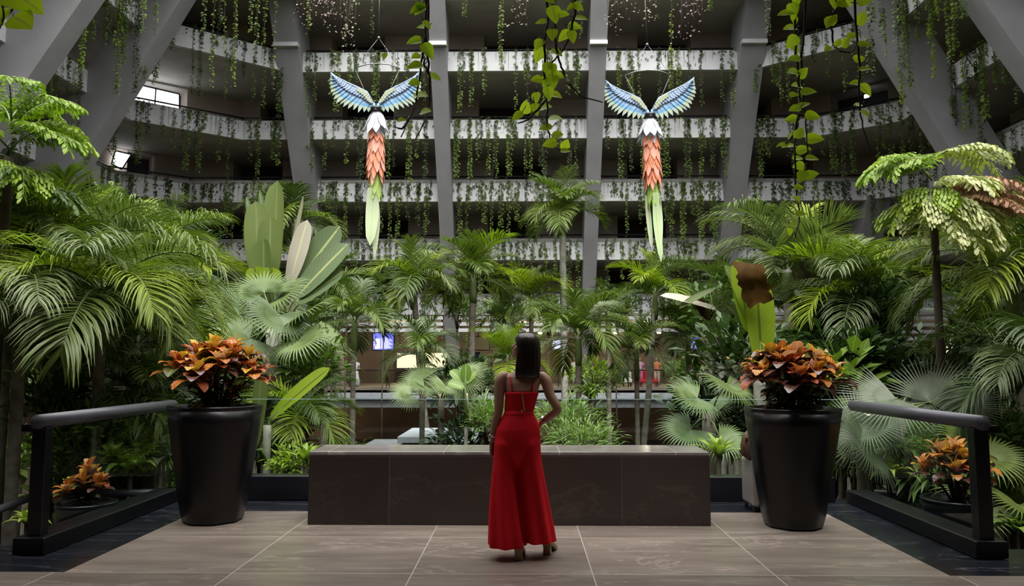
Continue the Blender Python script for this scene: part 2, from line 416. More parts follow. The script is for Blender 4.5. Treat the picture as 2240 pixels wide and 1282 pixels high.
for k in range(6):
    p = poly(k); zt = ZT(k)
    sl = MB(); bw = MB(); top = MB()
    for i in range(len(p)-1):
        pm = MB()
        strip(pm, p, 0, 0.22, zt-1.0, zt, i)
        o = struct('balcony_parapet', pm, M['white'], 'white concrete parapet of the %s balcony %s' % (LEV[k], segname(p, i)), 'parapet')
        cp = MB(); strip(cp, p, 0.10, 0.75, zt+0.002, zt+(0.24 if k < 3 else 0.06), i)
        cp.build('coping', M['coping'], o, smooth=False)
        o['category'] = 'parapet'
        if not (p[i].y < 28 and p[i+1].y < 28):
            A = offs(p, 0.62)
            rl = MB()
            zz = zt + (0.52 if k < 3 else 0.36)
            a, b = A[i], A[i+1]
            rl.tube([V((a.x, a.y, zz)), V((b.x, b.y, zz))], 0.045, 6)
            n = max(2, int((b-a).length/2.2))
            for j in range(n+1):
                q = a.lerp(b, j/n)
                rl.tube([V((q.x, q.y, zt+0.05)), V((q.x, q.y, zz))], 0.025, 5)
            r = rl.build('balcony_handrail', M['rail'])
            tag(r, 'thin black handrail above the %s parapet %s' % (LEV[k], segname(p, i)), 'handrail', None, 'structure')
        strip(sl, p, 0.22, 8.5, zt-1.0, zt-0.72, i)
        # back wall with a dark recessed doorway per bay
        A = offs(p, 2.6); a, b = A[i], A[i+1]
        ln = (b-a).length; d = (b-a).normalized(); n = outn(p[i], p[i+1])
        z0, z1 = zt-0.72, zt+2.0
        def quad(mb, q0, q1, za, zb, mi=0):
            mb.add([V((q0.x, q0.y, za)), V((q1.x, q1.y, za)), V((q1.x, q1.y, zb)), V((q0.x, q0.y, zb))], [(0, 1, 2, 3)], mi)
        nb = max(1, round(ln/7.8)) if ln > 3.0 else 0
        cur = 0.0
        for j in range(nb):
            c0 = (j+0.40 + 0.05*((k*7+i*3) % 3))*ln/nb; hw = 1.45 if ln/nb > 6 else 0.7
            quad(bw, a+d*cur, a+d*(c0-hw), z0, z1)
            quad(bw, a+d*(c0-hw), a+d*(c0-hw)+n*1.4, z0, z1)
            quad(bw, a+d*(c0+hw)+n*1.4, a+d*(c0+hw), z0, z1)
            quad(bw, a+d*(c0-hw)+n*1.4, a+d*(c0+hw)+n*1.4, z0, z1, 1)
            cur = c0+hw
        quad(bw, a+d*cur, b, z0, z1)
    struct('floor_slab', sl, M['soffit'], 'grey concrete balcony floor behind the %s parapets' % LEV[k], 'floor')
    struct('wall_back', bw, [M['wall'], M['door']], 'brown corridor wall with dark doorways behind the %s balcony' % LEV[k], 'wall')

# leaning concrete ribs
def rib_c(name, x, w, dep, z0, z1, label, prot=0.55, ring=True):
    mb = MB()
    secs = []
    for z in [q for q in (z0, 4, 8, 12, 16, 20) if q < z1] + [z1]:
        y = 44 - 0.57*(z-4.7)
        ww = w*(1+0.012*z)
        secs.append([V((x-ww/2, y-prot, z)), V((x+ww/2, y-prot, z)), V((x+ww/2, y-prot+dep, z)), V((x-ww/2, y-prot+dep, z))])
    mb.loft(secs)
    o = struct(name, mb, M['rib'], label, 'rib')
    if ring:
        z = 17.25; y = 44-0.57*(z-4.7)
        rb = MB(); rb.box((x, y-prot-0.02, z), (w*1.25, 0.3, 0.2)); rb.build('ledge', M['white'], o, smooth=False)
rib_c('concrete_rib', -11.85, 1.0, 2.4, 0, 24, 'grey leaning concrete rib left of the broad-tailed bird')
rib_c('concrete_rib', -4.25, 0.7, 1.9, 0, 24, 'grey upright concrete rib between the broad-tailed bird and the tall thin palm')
rib_c('concrete_rib', 3.75, 0.7, 1.9, 0, 24, 'grey upright concrete rib just right of the tall thin palm')
rib_c('concrete_rib', 11.45, 1.0, 2.4, 0, 24, 'grey leaning concrete rib right of the split-tailed bird')
rib_c('concrete_rib', -19.7, 1.1, 2.4, 0, 10.4, 'short grey concrete pier behind the arching palms of the left bank', ring=False)
rib_c('concrete_rib', 19.2, 1.1, 2.4, 0, 10.4, 'short grey concrete pier behind the palm with the split crown on the right', ring=False)
def rib_s(x174, Y, slope, z0, z1, th, dep, label):
    mb = MB(); secs = []
    s = 1 if x174 > 0 else -1
    for z in (z0, 6, 10, 14, 17.4, 20, z1):
        xi = x174 + s*slope*(17.4-z)
        a = xi - s*0.8; b = a + s*dep
        secs.append([V((a, Y, z)), V((b, Y, z)), V((b, Y+th, z)), V((a, Y+th, z))] if s > 0 else
                    [V((b, Y, z)), V((a, Y, z)), V((a, Y+th, z)), V((b, Y+th, z))])
    mb.loft(secs)
    struct('concrete_rib', mb, M['rib'], label, 'rib')
rib_s(-15.95, 31.8, 0.56, -3, 24, 1.0, 2.3, 'broad diagonal concrete rib beside the bright window on the left')
rib_s(15.25, 31.8, 0.55, -3, 24, 1.0, 2.3, 'broad diagonal concrete rib above the pale fishtail palm on the right')
rib_s(-15.55, 26.6, 0.62, -3, 24, 1.0, 3.2, 'diagonal concrete rib in the upper left behind the lime fishtail palm')
rib_s(15.75, 26.6, 0.62, -3, 24, 1.0, 3.2, 'diagonal concrete rib cutting the upper right corner')

# lobby level
lf = MB(); lf.box((0, 51.5, -0.15), (60, 16, 0.3)); struct('floor', lf, M['lobby'], 'pale lobby floor beyond the garden', 'floor')
lb = MB()
lb.box((0, 55, 2.2), (60, 0.3, 4.6))
struct('wall_lobby', lb, M['lobby'], 'tan lobby back wall beyond the garden', 'wall')
fa = MB(); fa.box((0, 43.65, -0.4), (56, 0.3, 0.48)); struct('trim_1', fa, M['palegrey'], 'pale grey slab edge under the lobby railing', 'trim')
fb = MB(); fb.box((0, 43.9, -0.9), (56, 0.3, 0.52)); struct('trim_2', fb, M['grey'], 'darker grey beam under the lobby slab edge', 'trim')
bwl = MB(); bwl.box((0, 50, -2.3), (60, 0.3, 3.2)); struct('wall_basement', bwl, M['base_wall'], 'dark brown wall of the lower level behind the garden', 'wall')
for s, nm in ((-1, 'left'), (1, 'right')):
    w = MB(); w.box((s*29.5, 27, 1.2), (0.3, 60, 10)); struct('wall_' + nm, w, M['base_wall'], 'dark wall behind the %s bank of plants' % nm, 'wall')
gr = MB(); gr.box((0, 27, GROUND-0.1), (62, 60, 0.2)); struct('ground', gr, M['soil'], 'dark planting soil of the sunken garden', 'ground')
cl = MB(); cl.box((0, 51.9, 4.1), (60, 13.6, 0.2)); struct('ceiling', cl, M['soffit'], 'grey lobby ceiling above the screens', 'ceiling')
# louvre screens hanging under the lowest parapet
for i, (x0, x1, zs, lab) in enumerate([(-11.2, -4.7, (4.02, 3.66, 3.3), 'white slatted louvre screen above the blue departures screen'),
                                       (-3.8, 3.3, (4.02, 3.66, 3.3), 'white slatted louvre screen behind the tall thin palm'),
                                       (4.2, 10.8, (4.02, 3.66, 3.3), 'white slatted louvre screen behind the drooping pale banana leaf'),
                                       (11.9, 24.5, (4.4, 4.0, 3.6, 3.2, 2.8), 'white slatted louvre screen beside the bright lobby window'),
                                       (-24.5, -12.3, (4.02, 3.66, 3.3), 'white slatted louvre screen behind the left palms')]):
    t = thing('louvre_screen', lab, 'louvre', ((x0+x1)/2, 44.2, 3.2), kind='structure')
    for z in zs:
        b = MB(); b.box((0, 0, z-3.2), (x1-x0, 0.5, 0.2)); b.build('slat', M['white'], t, smooth=False)
    b = MB()
    for x in (-(x1-x0)/2+0.1, (x1-x0)/2-0.1): b.box((x, 0.3, 0.3), (0.1, 0.1, 1.8 if len(zs) > 3 else 1.4))
    b.build('hanger', M['grey'], t, smooth=False)
# lobby glass balustrade
t = thing('lobby_railing', 'thin black handrail with clear glass along the lobby edge', 'railing', (0, 43.6, 0))
b = MB(); b.tube([(-26, 0, 0.98), (26, 0, 0.98)], 0.045, 6); b.build('handrail', M['rail'], t)
for x in range(-26, 27, 4):
    b = MB(); b.box((x, 0, 0.4), (0.06, 0.06, 1.15)); b.build('post', M['rail'], t, smooth=False)
b = MB(); b.box((0, 0.02, 0.42), (52, 0.015, 0.95)); b.build('glass_panel', M['glass'], t, smooth=False)

# bright windows
E_DAY = emit('daylight', (0.93, 0.95, 1.0), 3.2)
E_WARM = emit('warm_lamp', (1.0, 0.72, 0.42), 5.0)
E_ROOM = emit('lit_room', (1.0, 0.86, 0.6), 0.75)
wi = 0
def lit_window(name, px, p, n, mt, label, split=()):
    """a framed window lying in the wall plane through p with normal n"""
    q = [onplane(x, y, p, n) for x, y in px]
    mb = MB(); mb.add(q, [(0, 1, 2, 3)])
    o = mb.build(name, mt, None, False); tag(o, label, 'window', None, 'structure')
    fr = MB()
    for a, b2 in zip(q, q[1:]+q[:1]): fr.tube([a-n*0.03, b2-n*0.03], 0.05, 4)
    for f in split: fr.tube([q[0].lerp(q[1], f)-n*0.03, q[3].lerp(q[2], f)-n*0.03], 0.045, 4)
    fr.build('window_frame', M['rail'], o, False)
p3 = poly(3); n3 = outn(p3[2], p3[3])
lit_window('window_1', [(292, 226), (392, 248), (392, 206), (297, 184)], p3[2]+n3*2.5, n3, E_DAY, 'bright daylit window beside the broad diagonal rib on the left', (0.45,))
p2 = poly(2); n2 = outn(p2[2], p2[3])
lit_window('window_2', [(244, 358), (266, 371), (287, 338), (252, 330)], p2[2]+n2*2.4, n2, E_DAY, 'small bright slanted window low on the left wall', ())
nr = outn(p3[-4], p3[-3])
lit_window('window_3', [(1889, 218), (1904, 214), (1904, 203), (1889, 206)], p3[-3]+nr*2.5, nr, E_DAY, 'tiny bright window on the right corner balcony', ())
lit_window('window_4', [(2066, 776), (2143, 774), (2140, 730), (2068, 730)], V((0, 46, 0)), V((0, 1, 0)), E_ROOM, 'lit cream room window behind the right palms', (0.45,))

# lobby fittings
scr = emit('blue_screen', (0.18, 0.2, 0.95), 0.9)
scr2 = emit('white_screen', (0.62, 0.62, 1.0), 1.1)
def board(name, px0, py0, px1, py1, Y, mat, label, cat, rows=0, rmat=None, split=0.0):
    a, b2 = atY(px0, py1, Y), atY(px1, py0, Y)
    t = thing(name, label, cat, ((a.x+b2.x)/2, Y, a.z))
    w, h = b2.x-a.x, b2.z-a.z
    f = MB(); f.box((0, 0.06, h/2), (w+0.12, 0.08, h+0.12)); f.build('frame', M['rail'], t, False)
    f = MB(); f.add([(-w/2, 0, 0), (w/2, 0, 0), (w/2, 0, h), (-w/2, 0, h)], [(0, 1, 2, 3)]); f.build('panel', mat, t, False)
    if rows:
        f = MB()
        x0 = -w/2 + split*w
        f.add([(-w/2+0.04, -0.01, 0.05), (x0-0.05, -0.01, 0.05), (x0-0.05, -0.01, h*0.68), (-w/2+0.04, -0.01, h*0.68)], [(0, 1, 2, 3)])
        for j in range(rows):
            z = 0.08 + j*h*0.68/rows
            f.add([(x0, -0.01, z), (w/2-0.06-0.1*(j % 3), -0.01, z), (w/2-0.06-0.1*(j % 3), -0.01, z+0.045), (x0, -0.01, z+0.045)], [(0, 1, 2, 3)])
        f.build('listing', rmat, t, False)
    f = MB(); f.tube([(0, 0.1, h), (0, 0.1, max(h+0.1, 4.0-a.z))], 0.03, 5); f.build('hanger', M['rail'], t)
board('information_screen', 816, 729, 861, 765, 45.0, scr, 'glowing blue screen with pale rows in the lobby, below the broad-tailed bird', 'screen', 9, scr2, 0.38)
board('information_screen', 1508, 738, 1528, 764, 45.2, scr, 'glowing blue screen glimpsed through palms left of the right planter', 'screen', 5, scr2, 0.4)
board('information_screen', 1208, 744, 1236, 764, 46.0, scr2, 'pale lilac screen in the lobby just right of the woman\'s head', 'screen')
art = leaf('yellow_painting', (0.28, 0.3, 0.05), (0.55, 0.56, 0.42), 0.6, 0.0, var=1.0)
board('wall_picture', 1022, 737, 1070, 765, 47.0, art, 'yellow and pale picture in the lobby left of the woman\'s head', 'picture')
board('wall_picture', 932, 733, 984, 763, 48.0, leaf('tan_painting', (0.3, 0.26, 0.05), (0.42, 0.3, 0.2), 0.6, 0.0, var=1.0), 'tan and yellow picture in the lobby left of the yellow one', 'picture')
board('wall_picture', 1024, 772, 1048, 797, 48.5, plain('deep_blue', (0.02, 0.06, 0.25), 0.5), 'small deep blue board under the yellow lobby picture', 'picture')
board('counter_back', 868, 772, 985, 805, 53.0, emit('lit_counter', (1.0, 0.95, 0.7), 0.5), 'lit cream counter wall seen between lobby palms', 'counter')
board('counter_back', 1590, 742, 1610, 795, 52.0, emit('amber_panel', (0.9, 0.55, 0.08), 0.5), 'amber lit panel beside the blue screen behind the palms', 'panel')
for j, (x, y) in enumerate([(824, 724), (926, 727), (1092, 728), (1116, 729), (1182, 728), (1345, 728), (1392, 728), (1442, 727)]):
    q = atY(x, y, 45.5)
    t = thing('ceiling_lamp', 'small warm recessed lamp in the lobby ceiling above the screens', 'lamp', (q.x, q.y, 4.0), group='warm lobby ceiling lamps')
    b = MB(); b.tube([(0, 0, 0), (0, 0, q.z-4.0)], 0.02, 5); b.build('rod', M['rail'], t)
    b = MB(); b.ball((0, 0, q.z-4.03), (0.16, 0.16, 0.07), 8, 5); b.build('shade', E_WARM, t)
for (x, y, nm, lab, sz) in [(1418, 842, 'red', 'red cushioned bench in the lobby right of the leaning palm trunk', (1.1, 0.6, 0.9)), (1372, 842, 'pale', 'white side chair in the lobby left of the leaning palm trunk', (0.55, 0.5, 0.8))]:
    q = atY(x, y, 45.0)
    t = thing('lobby_bench', lab, 'bench', (q.x, q.y, 0))
    mt = plain('%s_fabric' % nm, (0.42, 0.015, 0.02) if nm == 'red' else (0.6, 0.6, 0.58), 0.7)
    b = MB(); b.box((0, 0, 0.34), (sz[0], sz[1], 0.2)); bevel(b.build('seat', mt, t, False), 0.04)
    b = MB(); b.box((0, sz[1]/2-0.06, 0.62), (sz[0], 0.12, sz[2]-0.3)); bevel(b.build('backrest', mt, t, False), 0.04)
    for sx in (-1, 1):
        for sy in (-1, 1):
            b = MB(); b.tube([(sx*(sz[0]/2-0.06), sy*(sz[1]/2-0.08), 0), (sx*(sz[0]/2-0.06), sy*(sz[1]/2-0.08), 0.25)], 0.025, 6); b.build('leg', M['rail'], t)

# ------------------------------------------------------------------ the lookout platform
fl = MB()
fl.box((0, -1.255, -0.175), (24, 13.49, 0.35))
fl.box((-0.145, 6.595, -0.175), (6.27, 2.21, 0.35))
struct('floor', fl, M['tile'], 'polished brown marble floor of the lookout', 'floor')
gb = MB()
gb.box((-0.145, 8.1, -0.18), (6.27, 0.8, 0.35))
gb.box((-3.72, 6.995, -0.18), (0.88, 3.01, 0.35)); gb.box((3.44, 6.995, -0.18), (0.90, 3.01, 0.35))
gb.box((-8.05, 5.885, -0.18), (7.78, 0.79, 0.35)); gb.box((7.85, 5.885, -0.18), (7.92, 0.79, 0.35))
struct('floor_border', gb, M['granite'], 'black granite border round the brown marble floor', 'floor')
lp = MB()
lp.box((0, -3, -1.9), (24, 10, 3.1)); lp.box((-0.15, 7.4, -1.9), (6.6, 1.8, 3.1))
struct('wall_platform', lp, M['base_wall'], 'dark base under the lookout floor', 'wall')
# the building over and behind the viewer: ledge the pothos hangs from, unseen room behind kept dark, upper wall sized to shade the lookout
ov = MB()
ov.box((0, -1.4, 4.83), (60, 13.4, 0.5)); ov.box((0, 1.0, 8.7), (60, 0.4, 8.0)); ov.box((0, -8, 2.2), (24, 0.3, 5))
ov.box((-12, -1.5, 2.2), (0.3, 13, 5)); ov.box((12, -1.5, 2.2), (0.3, 13, 5))
struct('wall_front', ov, M['base_wall'], 'concrete ledge, room behind and unseen shading wall over the lookout', 'wall')

# bench
bn = thing('stone_bench', 'long dark brown stone bench the woman stands behind', 'bench', (-0.14, 7.36, 0))
b = MB(); b.box((0, 0, 0.315), (3.70, 0.58, 0.63)); bevel(b.build('base', M['bench'], bn, False), 0.008)
b = MB(); b.box((0, 0, 0.648), (3.70, 0.58, 0.035)); bevel(b.build('top_slab', M['benchtop'], bn, False), 0.008)

# back glass balustrade on its black kerb
t = thing('glass_balustrade', 'frameless clear glass balustrade on a black kerb behind the bench', 'railing', (0, 8.38, 0))
b = MB(); b.box((-0.16, 0, 0.13), (7.0, 0.2, 0.26)); bevel(b.build('kerb', M['metal'], t, False), 0.012)
for i in range(4):
    b = MB(); b.box((-0.16+(i-1.5)*1.8, 0, 0.665), (1.79, 0.014, 0.83)); b.build('glass_panel', M['glass'], t, False)
b = MB(); b.box((-0.16, 0, 1.081), (7.18, 0.016, 0.004)); b.build('glass_edge', plain('polished_glass_edge', (0.35, 0.5, 0.45), 0.3), t, False)
# side railings
for s, x, lab in ((-1, -3.85, 'black metal side railing with glass left of the bench, beside the left planter'),
                  (1, 3.57, 'black metal side railing with glass right of the bench, beside the right planter')):
    t = thing('side_railing', lab, 'railing', (x, 6.0, 0))
    b = MB(); b.box((0, 1.12, 0.065), (0.25, 2.34, 0.13)); bevel(b.build('plinth', M['metal'], t, False), 0.012)
    b = MB(); b.tube([(0, -0.02, 1.02), (0, 2.3, 1.02)], 0.058, 20); b.build('handrail', M['handrail'], t)
    b = MB(); b.box((0, 0.06, 0.545), (0.115, 0.1, 0.86)); bevel(b.build('post', M['metal'], t, False), 0.008)
    b = MB(); b.box((0, 1.2, 0.54), (0.014, 2.14, 0.82)); b.build('glass_panel', M['glass'], t, False)
    b = MB(); b.box((s*0.1, 0.08, 0.965), (0.14, 0.06, 0.055)); b.build('bracket', M['metal'], t, False)
# lower stair landings with their own rails
for s, nm in ((-1, 'left'), (1, 'right')):
    x = -5.25 if s < 0 else 5.0
    ld = MB(); ld.box((x, 7.7, -0.95), (2.4, 2.7, 0.3)); ld.box((x, 7.7, -2.3), (2.2, 2.5, 2.4))
    struct('floor_landing', ld, M['granite'], 'black stone stair landing below the %s side railing' % nm, 'floor')
    t = thing('stair_railing', 'low black stair handrail beyond the %s side railing' % nm, 'railing', (x, 8.9, -0.8))
    q0 = atY(396 if s < 0 else 1910, 1078, 8.9); q1 = atY(95 if s < 0 else 2180, 1078 if s < 0 else 1096, 8.9 if s < 0 else 8.6); q2 = atY(-70 if s < 0 else 2300, 1140, 7.2)
    off = V((x, 8.9, -0.8))
    b = MB(); b.tube([q0-off, q1-off], 0.04, 12); b.tube([q1-off, q2-off], 0.04, 12); b.build('handrail', M['handrail'], t)
    for q in (q0, q1, q2):
        b = MB(); b.box((q.x-x, q.y-8.9, (q.z+0.8)/2-0.02), (0.05, 0.05, q.z+0.8)); b.build('post', M['metal'], t, False)
    b = MB(); b.box(((q0.x+q1.x)/2-x, 0.0, 0.35), (abs(q1.x-q0.x), 0.012, 0.6)); b.build('glass_panel', M['glass'], t, False)
# pale slab roof of the lower kiosk
t = thing('kiosk_roof', 'flat pale grey slab roof of a low kiosk just beyond the glass balustrade', 'roof', (-1.4, 15.0, 0))
a = atY(872, 966, 14.3); c = atY(1052, 944, 16.2)
b = MB(); b.box((a.x*0.5+c.x*0.5+1.4, 0.25, a.z+0.03), (c.x-a.x+0.05, 1.9, 0.12)); bevel(b.build('slab', M['palegrey'], t, False), 0.01)
b = MB(); b.box((a.x*0.5+c.x*0.5+1.4, 0.3, (a.z+GROUND)/2-0.02), (c.x-a.x-0.3, 1.5, a.z-GROUND)); b.build('walls', M['grey'], t, False)
t2 = atY(850, 975, 14.6)
b = MB(); b.box((t2.x+1.25, 0.2, (t2.z+GROUND)/2), (0.7, 1.2, t2.z-GROUND)); b.build('side_block', M['grey'], t, False)

# ------------------------------------------------------------------ light: an overcast sky through the open roof
w = bpy.data.worlds.new('sky'); sc.world = w; w.use_nodes = True
nt = w.node_tree; bg = nt.nodes['Background']
tc = N(nt, 'ShaderNodeTexCoord'); sp = N(nt, 'ShaderNodeSeparateXYZ'); nt.links.new(tc.outputs['Generated'], sp.inputs[0])
nt.links.new(ramp(nt, sp.outputs[2], [(0.0, (0.0, 0.0, 0.0)), (0.12, (0.25, 0.27, 0.3)), (0.9, (1.0, 1.0, 0.97))]), bg.inputs[0])
bg.inputs[1].default_value = 2.6
sd = bpy.data.lights.new('sun', 'SUN'); sd.energy = 4.6; sd.angle = 0.9; sd.color = (1.0, 0.98, 0.93)
so = bpy.data.objects.new('sun', sd); C.objects.link(so); so.rotation_euler = (math.radians(27), math.radians(6), 0)
for x in (-14, 0, 14):       # unseen lamps added to brighten the lower level's brown wall
    ld = bpy.data.lights.new('basement_fill', 'POINT'); ld.energy = 110; ld.color = (1.0, 0.75, 0.5); ld.shadow_soft_size = 0.3
    lo = bpy.data.objects.new('basement_fill', ld); C.objects.link(lo); lo.location = (x, 47, -1.5)
for x in (-20, -8, 0, 8, 20):       # the lobby's own ceiling lights
    ld = bpy.data.lights.new('lobby_light', 'POINT'); ld.energy = 190; ld.color = (1.0, 0.8, 0.58); ld.shadow_soft_size = 0.4
    lo = bpy.data.objects.new('lobby_light', ld); C.objects.link(lo); lo.location = (x, 49, 3.3)
cy = sc.cycles
cy.max_bounces = 6; cy.diffuse_bounces = 4; cy.glossy_bounces = 3; cy.transmission_bounces = 4; cy.transparent_max_bounces = 8
cy.caustics_reflective = False; cy.caustics_refractive = False
cy.use_denoising = True
vs = sc.view_settings
vs.view_transform = 'Standard'; vs.look = 'None'; vs.exposure = 0.45; vs.gamma = 1.0; vs.use_curve_mapping = False
# ------------------------------------------------------------------ plant building blocks
def arc(n, length, a0, a1, ease=1.15, yaw=0.0):
    """a curve rising at a0 and ending at a1 (radians of elevation)"""
    pts = [V((0, 0, 0))]
    for i in range(n):
        t = (i+0.5)/n
        a = a0 + (a1-a0)*t**ease
        h = math.cos(a)*length/n
        y = yaw*t
        pts.append(pts[-1] + V((h*math.cos(y), h*math.sin(y), math.sin(a)*length/n)))
    return pts
def sample(pts, t):
    f = t*(len(pts)-1); i = min(int(f), len(pts)-2)
    return pts[i].lerp(pts[i+1], f-i), (pts[i+1]-pts[i]).normalized()

def frond_mesh(name, a0, a1, mats, nl=34, ll=0.36, lw=0.0105, lift=0.35, droop=0.5, bare=0.14, rad=0.010, rag=0.12, yaw=0.0):
    """a feather frond of unit length: rachis plus two rows of drooping leaflets"""
    mb = MB()
    ra = arc(14, 1.0, math.radians(a0), math.radians(a1), yaw=yaw)
    mb.tube(ra, [rad*(1.25-1.0*i/14) for i in range(15)], 5, 1)
    for i in range(nl):
        t = bare + (0.995-bare)*i/(nl-1)
        for s in (-1, 1):
            p, tg = sample(ra, min(0.999, t + R(-0.008, 0.008)))
            side = V((-tg.y, tg.x, 0))
            if side.length < 1e-3: side = V((0, 1, 0))
            side = side.normalized()*s
            nrm = side.cross(tg)*s if False else tg.cross(side)*(-s)
            if nrm.z < 0 and abs(tg.z) < 0.95: nrm = -nrm
            u = (t-bare)/(1-bare)
            l = ll*(0.45+0.75*math.sin(PI*(0.16+0.74*u)))*R(1-rag, 1+rag)*(1 if u < 0.9 else 0.8)
            ang = math.radians(62-34*u + R(-6, 6))
            d = (tg*math.cos(ang) + side*math.sin(ang) + nrm*(lift+R(-0.12, 0.12))).normalized()
            sp = [p]
            dd = d.copy()
            for j in range(4):
                sp.append(sp[-1] + dd*(l/4))
                dd = (dd + V((0, 0, -1))*droop*(0.30+0.22*j)*R(0.7, 1.3)).normalized()
            w = lw*R(0.85, 1.15)
            mb.blade(sp, [w*0.55, w, w*0.95, w*0.6, w*0.08], nrm, 0.25)
    return mb.build(name, mats, data_only=True)

def fan_mesh(name, mats, nseg=30, spread=300, droop=0.6, split=0.45, tilt=0.0, w=1.0):
    """a fan leaf of unit radius: petiole along +X, pleated blade of radiating segments with hanging tips"""
    mb = MB()
    for i in range(nseg):
        a = math.radians(-spread/2 + spread*i/(nseg-1))
        l = (0.72+0.28*math.cos(a*0.5))*R(0.93, 1.05)
        d = V((math.cos(a), math.sin(a), 0.10+0.12*math.cos(a)))
        sp = [V((0, 0, 0))]
        dd = d.normalized()
        for j in range(6):
            sp.append(sp[-1] + dd*(l/6))
            if j >= 2: dd = (dd + V((0, 0, -1))*droop*(0.10+0.24*(j-2))*R(0.6, 1.4)).normalized()
        wd = l*math.radians(spread/(nseg-1))*0.5*w
        ws = [0.004, wd*0.36, wd*0.60, wd*0.50, wd*0.34, wd*0.20, 0.002]
        mb.blade(sp, ws, V((0, 0, 1)), 0.35 if i % 2 else 0.3)
    mb.ball((0, 0, 0), (0.035, 0.035, 0.02), 6, 4, 1)
    return mb.build(name, mats, data_only=True)

def fishtail_mesh(name, mats, a0=45, a1=-25, nb=11, nl=7, ll=0.10):
    """a twice-feathered frond with ragged wedge leaflets"""
    mb = MB()
    ra = arc(10, 1.0, math.radians(a0), math.radians(a1))
    mb.tube(ra, [0.014*(1.2-i/11) for i in range(11)], 5, 1)
    for i in range(nb):
        t = 0.25+0.74*i/(nb-1)
        p, tg = sample(ra, min(t, 0.999))
        side0 = V((-tg.y, tg.x, 0)); side0 = side0.normalized() if side0.length > 1e-3 else V((0, 1, 0))
        for s in ((-1, 1) if i < nb-1 else (0,)):
            d = (tg*0.55 + side0*s*0.8 + V((0, 0, 0.15))).normalized() if s else tg
            bl = 0.42*math.sin(PI*(0.25+0.6*i/nb))+0.05
            br = [p]
            dd = d.copy()
            for j in range(5):
                br.append(br[-1]+dd*bl/5); dd = (dd+V((0, 0, -0.13))).normalized()
            mb.tube(br, [0.005]*5+[0.002], 4, 1)
            for j in range(nl):
                u = 0.12+0.88*j/(nl-1)
                q, tq = sample(br, min(u, 0.999))
                sd = tq.cross(V((0, 0, 1))).normalized()
                for s2 in (-1, 1):
                    ld = (tq*0.7 + sd*s2*0.8 + V((0, 0, R(-0.75, 0.1)))).normalized()
                    l = ll*R(0.8, 1.2)
                    sp = [q, q+ld*l*0.35, q+ld*l*0.75+V((0, 0, -0.012)), q+ld*l+V((0, 0, -0.035))]
                    w = l*0.22
                    mb.blade(sp, [0.002, w*0.6, w, w*0.5], V((R(-.4, .4), R(-.4, .4), 1)), 0.15, 0, 0.15)
    return mb.build(name, mats, data_only=True)

def paddle(mb, base, tip, width, mi=0, bow=0.12, face=None, n=12, petiole=0.0, wave=0.02, fold=0.18, square=0.6):
    """a broad banana-type blade from base to tip"""
    base, tip = V(base), V(tip)
    ax = tip-base; l = ax.length
    up = V(face) if face else V((0, -1, 0.2))
    bend = up.normalized()
    sp, ws = [], []
    for i in range(n+1):
        t = i/n
        sp.append(base + ax*t - bend*(bow*l*(t*t)))
        u = (t-petiole)/(1-petiole) if t > petiole else 0
        ws.append(max(0.006, width*0.5*(max(0.0, 1-abs(2*u-1)**3.2))**0.5*(1.0 if u > 0.5 else 0.72+0.56*u) if 0 < u < 1 else 0.006))
    mb.blade(sp, ws, up, fold+0.12, mi, wave)

def heart(mb, p, d, up, l, mi=0, fold=0.22):
    """a pothos leaf hanging in direction d"""
    d = d.normalized()
    sp = [p, p+d*l*0.12, p+d*l*0.35, p+d*l*0.62, p+d*l*0.85, p+d*l*1.0]
    sp = [q + V((0, 0, -0.10*l*(i/5)**2)) for i, q in enumerate(sp)]
    mb.blade(sp, [l*0.12, l*0.33, l*0.40, l*0.30, l*0.14, l*0.01], up, fold, mi)

# frond library (unit length, shared by every palm of a kind)
FR = {}
def fronds(key, leafm, stem=None, **kw):
    st = stem or M['stem']
    FR[key] = [frond_mesh('frond', a0, a1, [L[leafm], st], **kw) for a0, a1 in ((84, 35), (72, -8), (58, -42), (40, -66), (18, -80))]
fronds('green', 'palm', nl=46, droop=0.45)
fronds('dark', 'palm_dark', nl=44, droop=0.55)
fronds('grey', 'palm_grey', nl=54, droop=0.8, ll=0.36, lw=0.0062)
fronds('light', 'palm_light', nl=46, droop=0.4)
fronds('lush', 'palm', nl=58, droop=0.7, ll=0.36, lw=0.0068)
fronds('lushlight', 'palm_light', nl=58, droop=0.55, ll=0.34, lw=0.0068)
fronds('stiff', 'palm_grey', nl=50, droop=0.12, ll=0.34, lift=0.6)
TRUNKS = {}
def trunk_part(t, h, r, mat, lean=(0, 0), name='trunk', bulge=1.3):
    mb = MB(); n = max(6, int(h/0.35)); pts, rad = [], []
    for i in range(n+1):
        u = i/n
        pts.append(V((lean[0]*(1-u)*(1-u*0.5), lean[1]*(1-u), -h*(1-u))))
        rad.append(r*(1+ (bulge-1)*(1-u)) * (1.06 if i % 2 else 0.97))
    mb.tube(pts, rad, 8)
    return mb.build(name, mat, t)
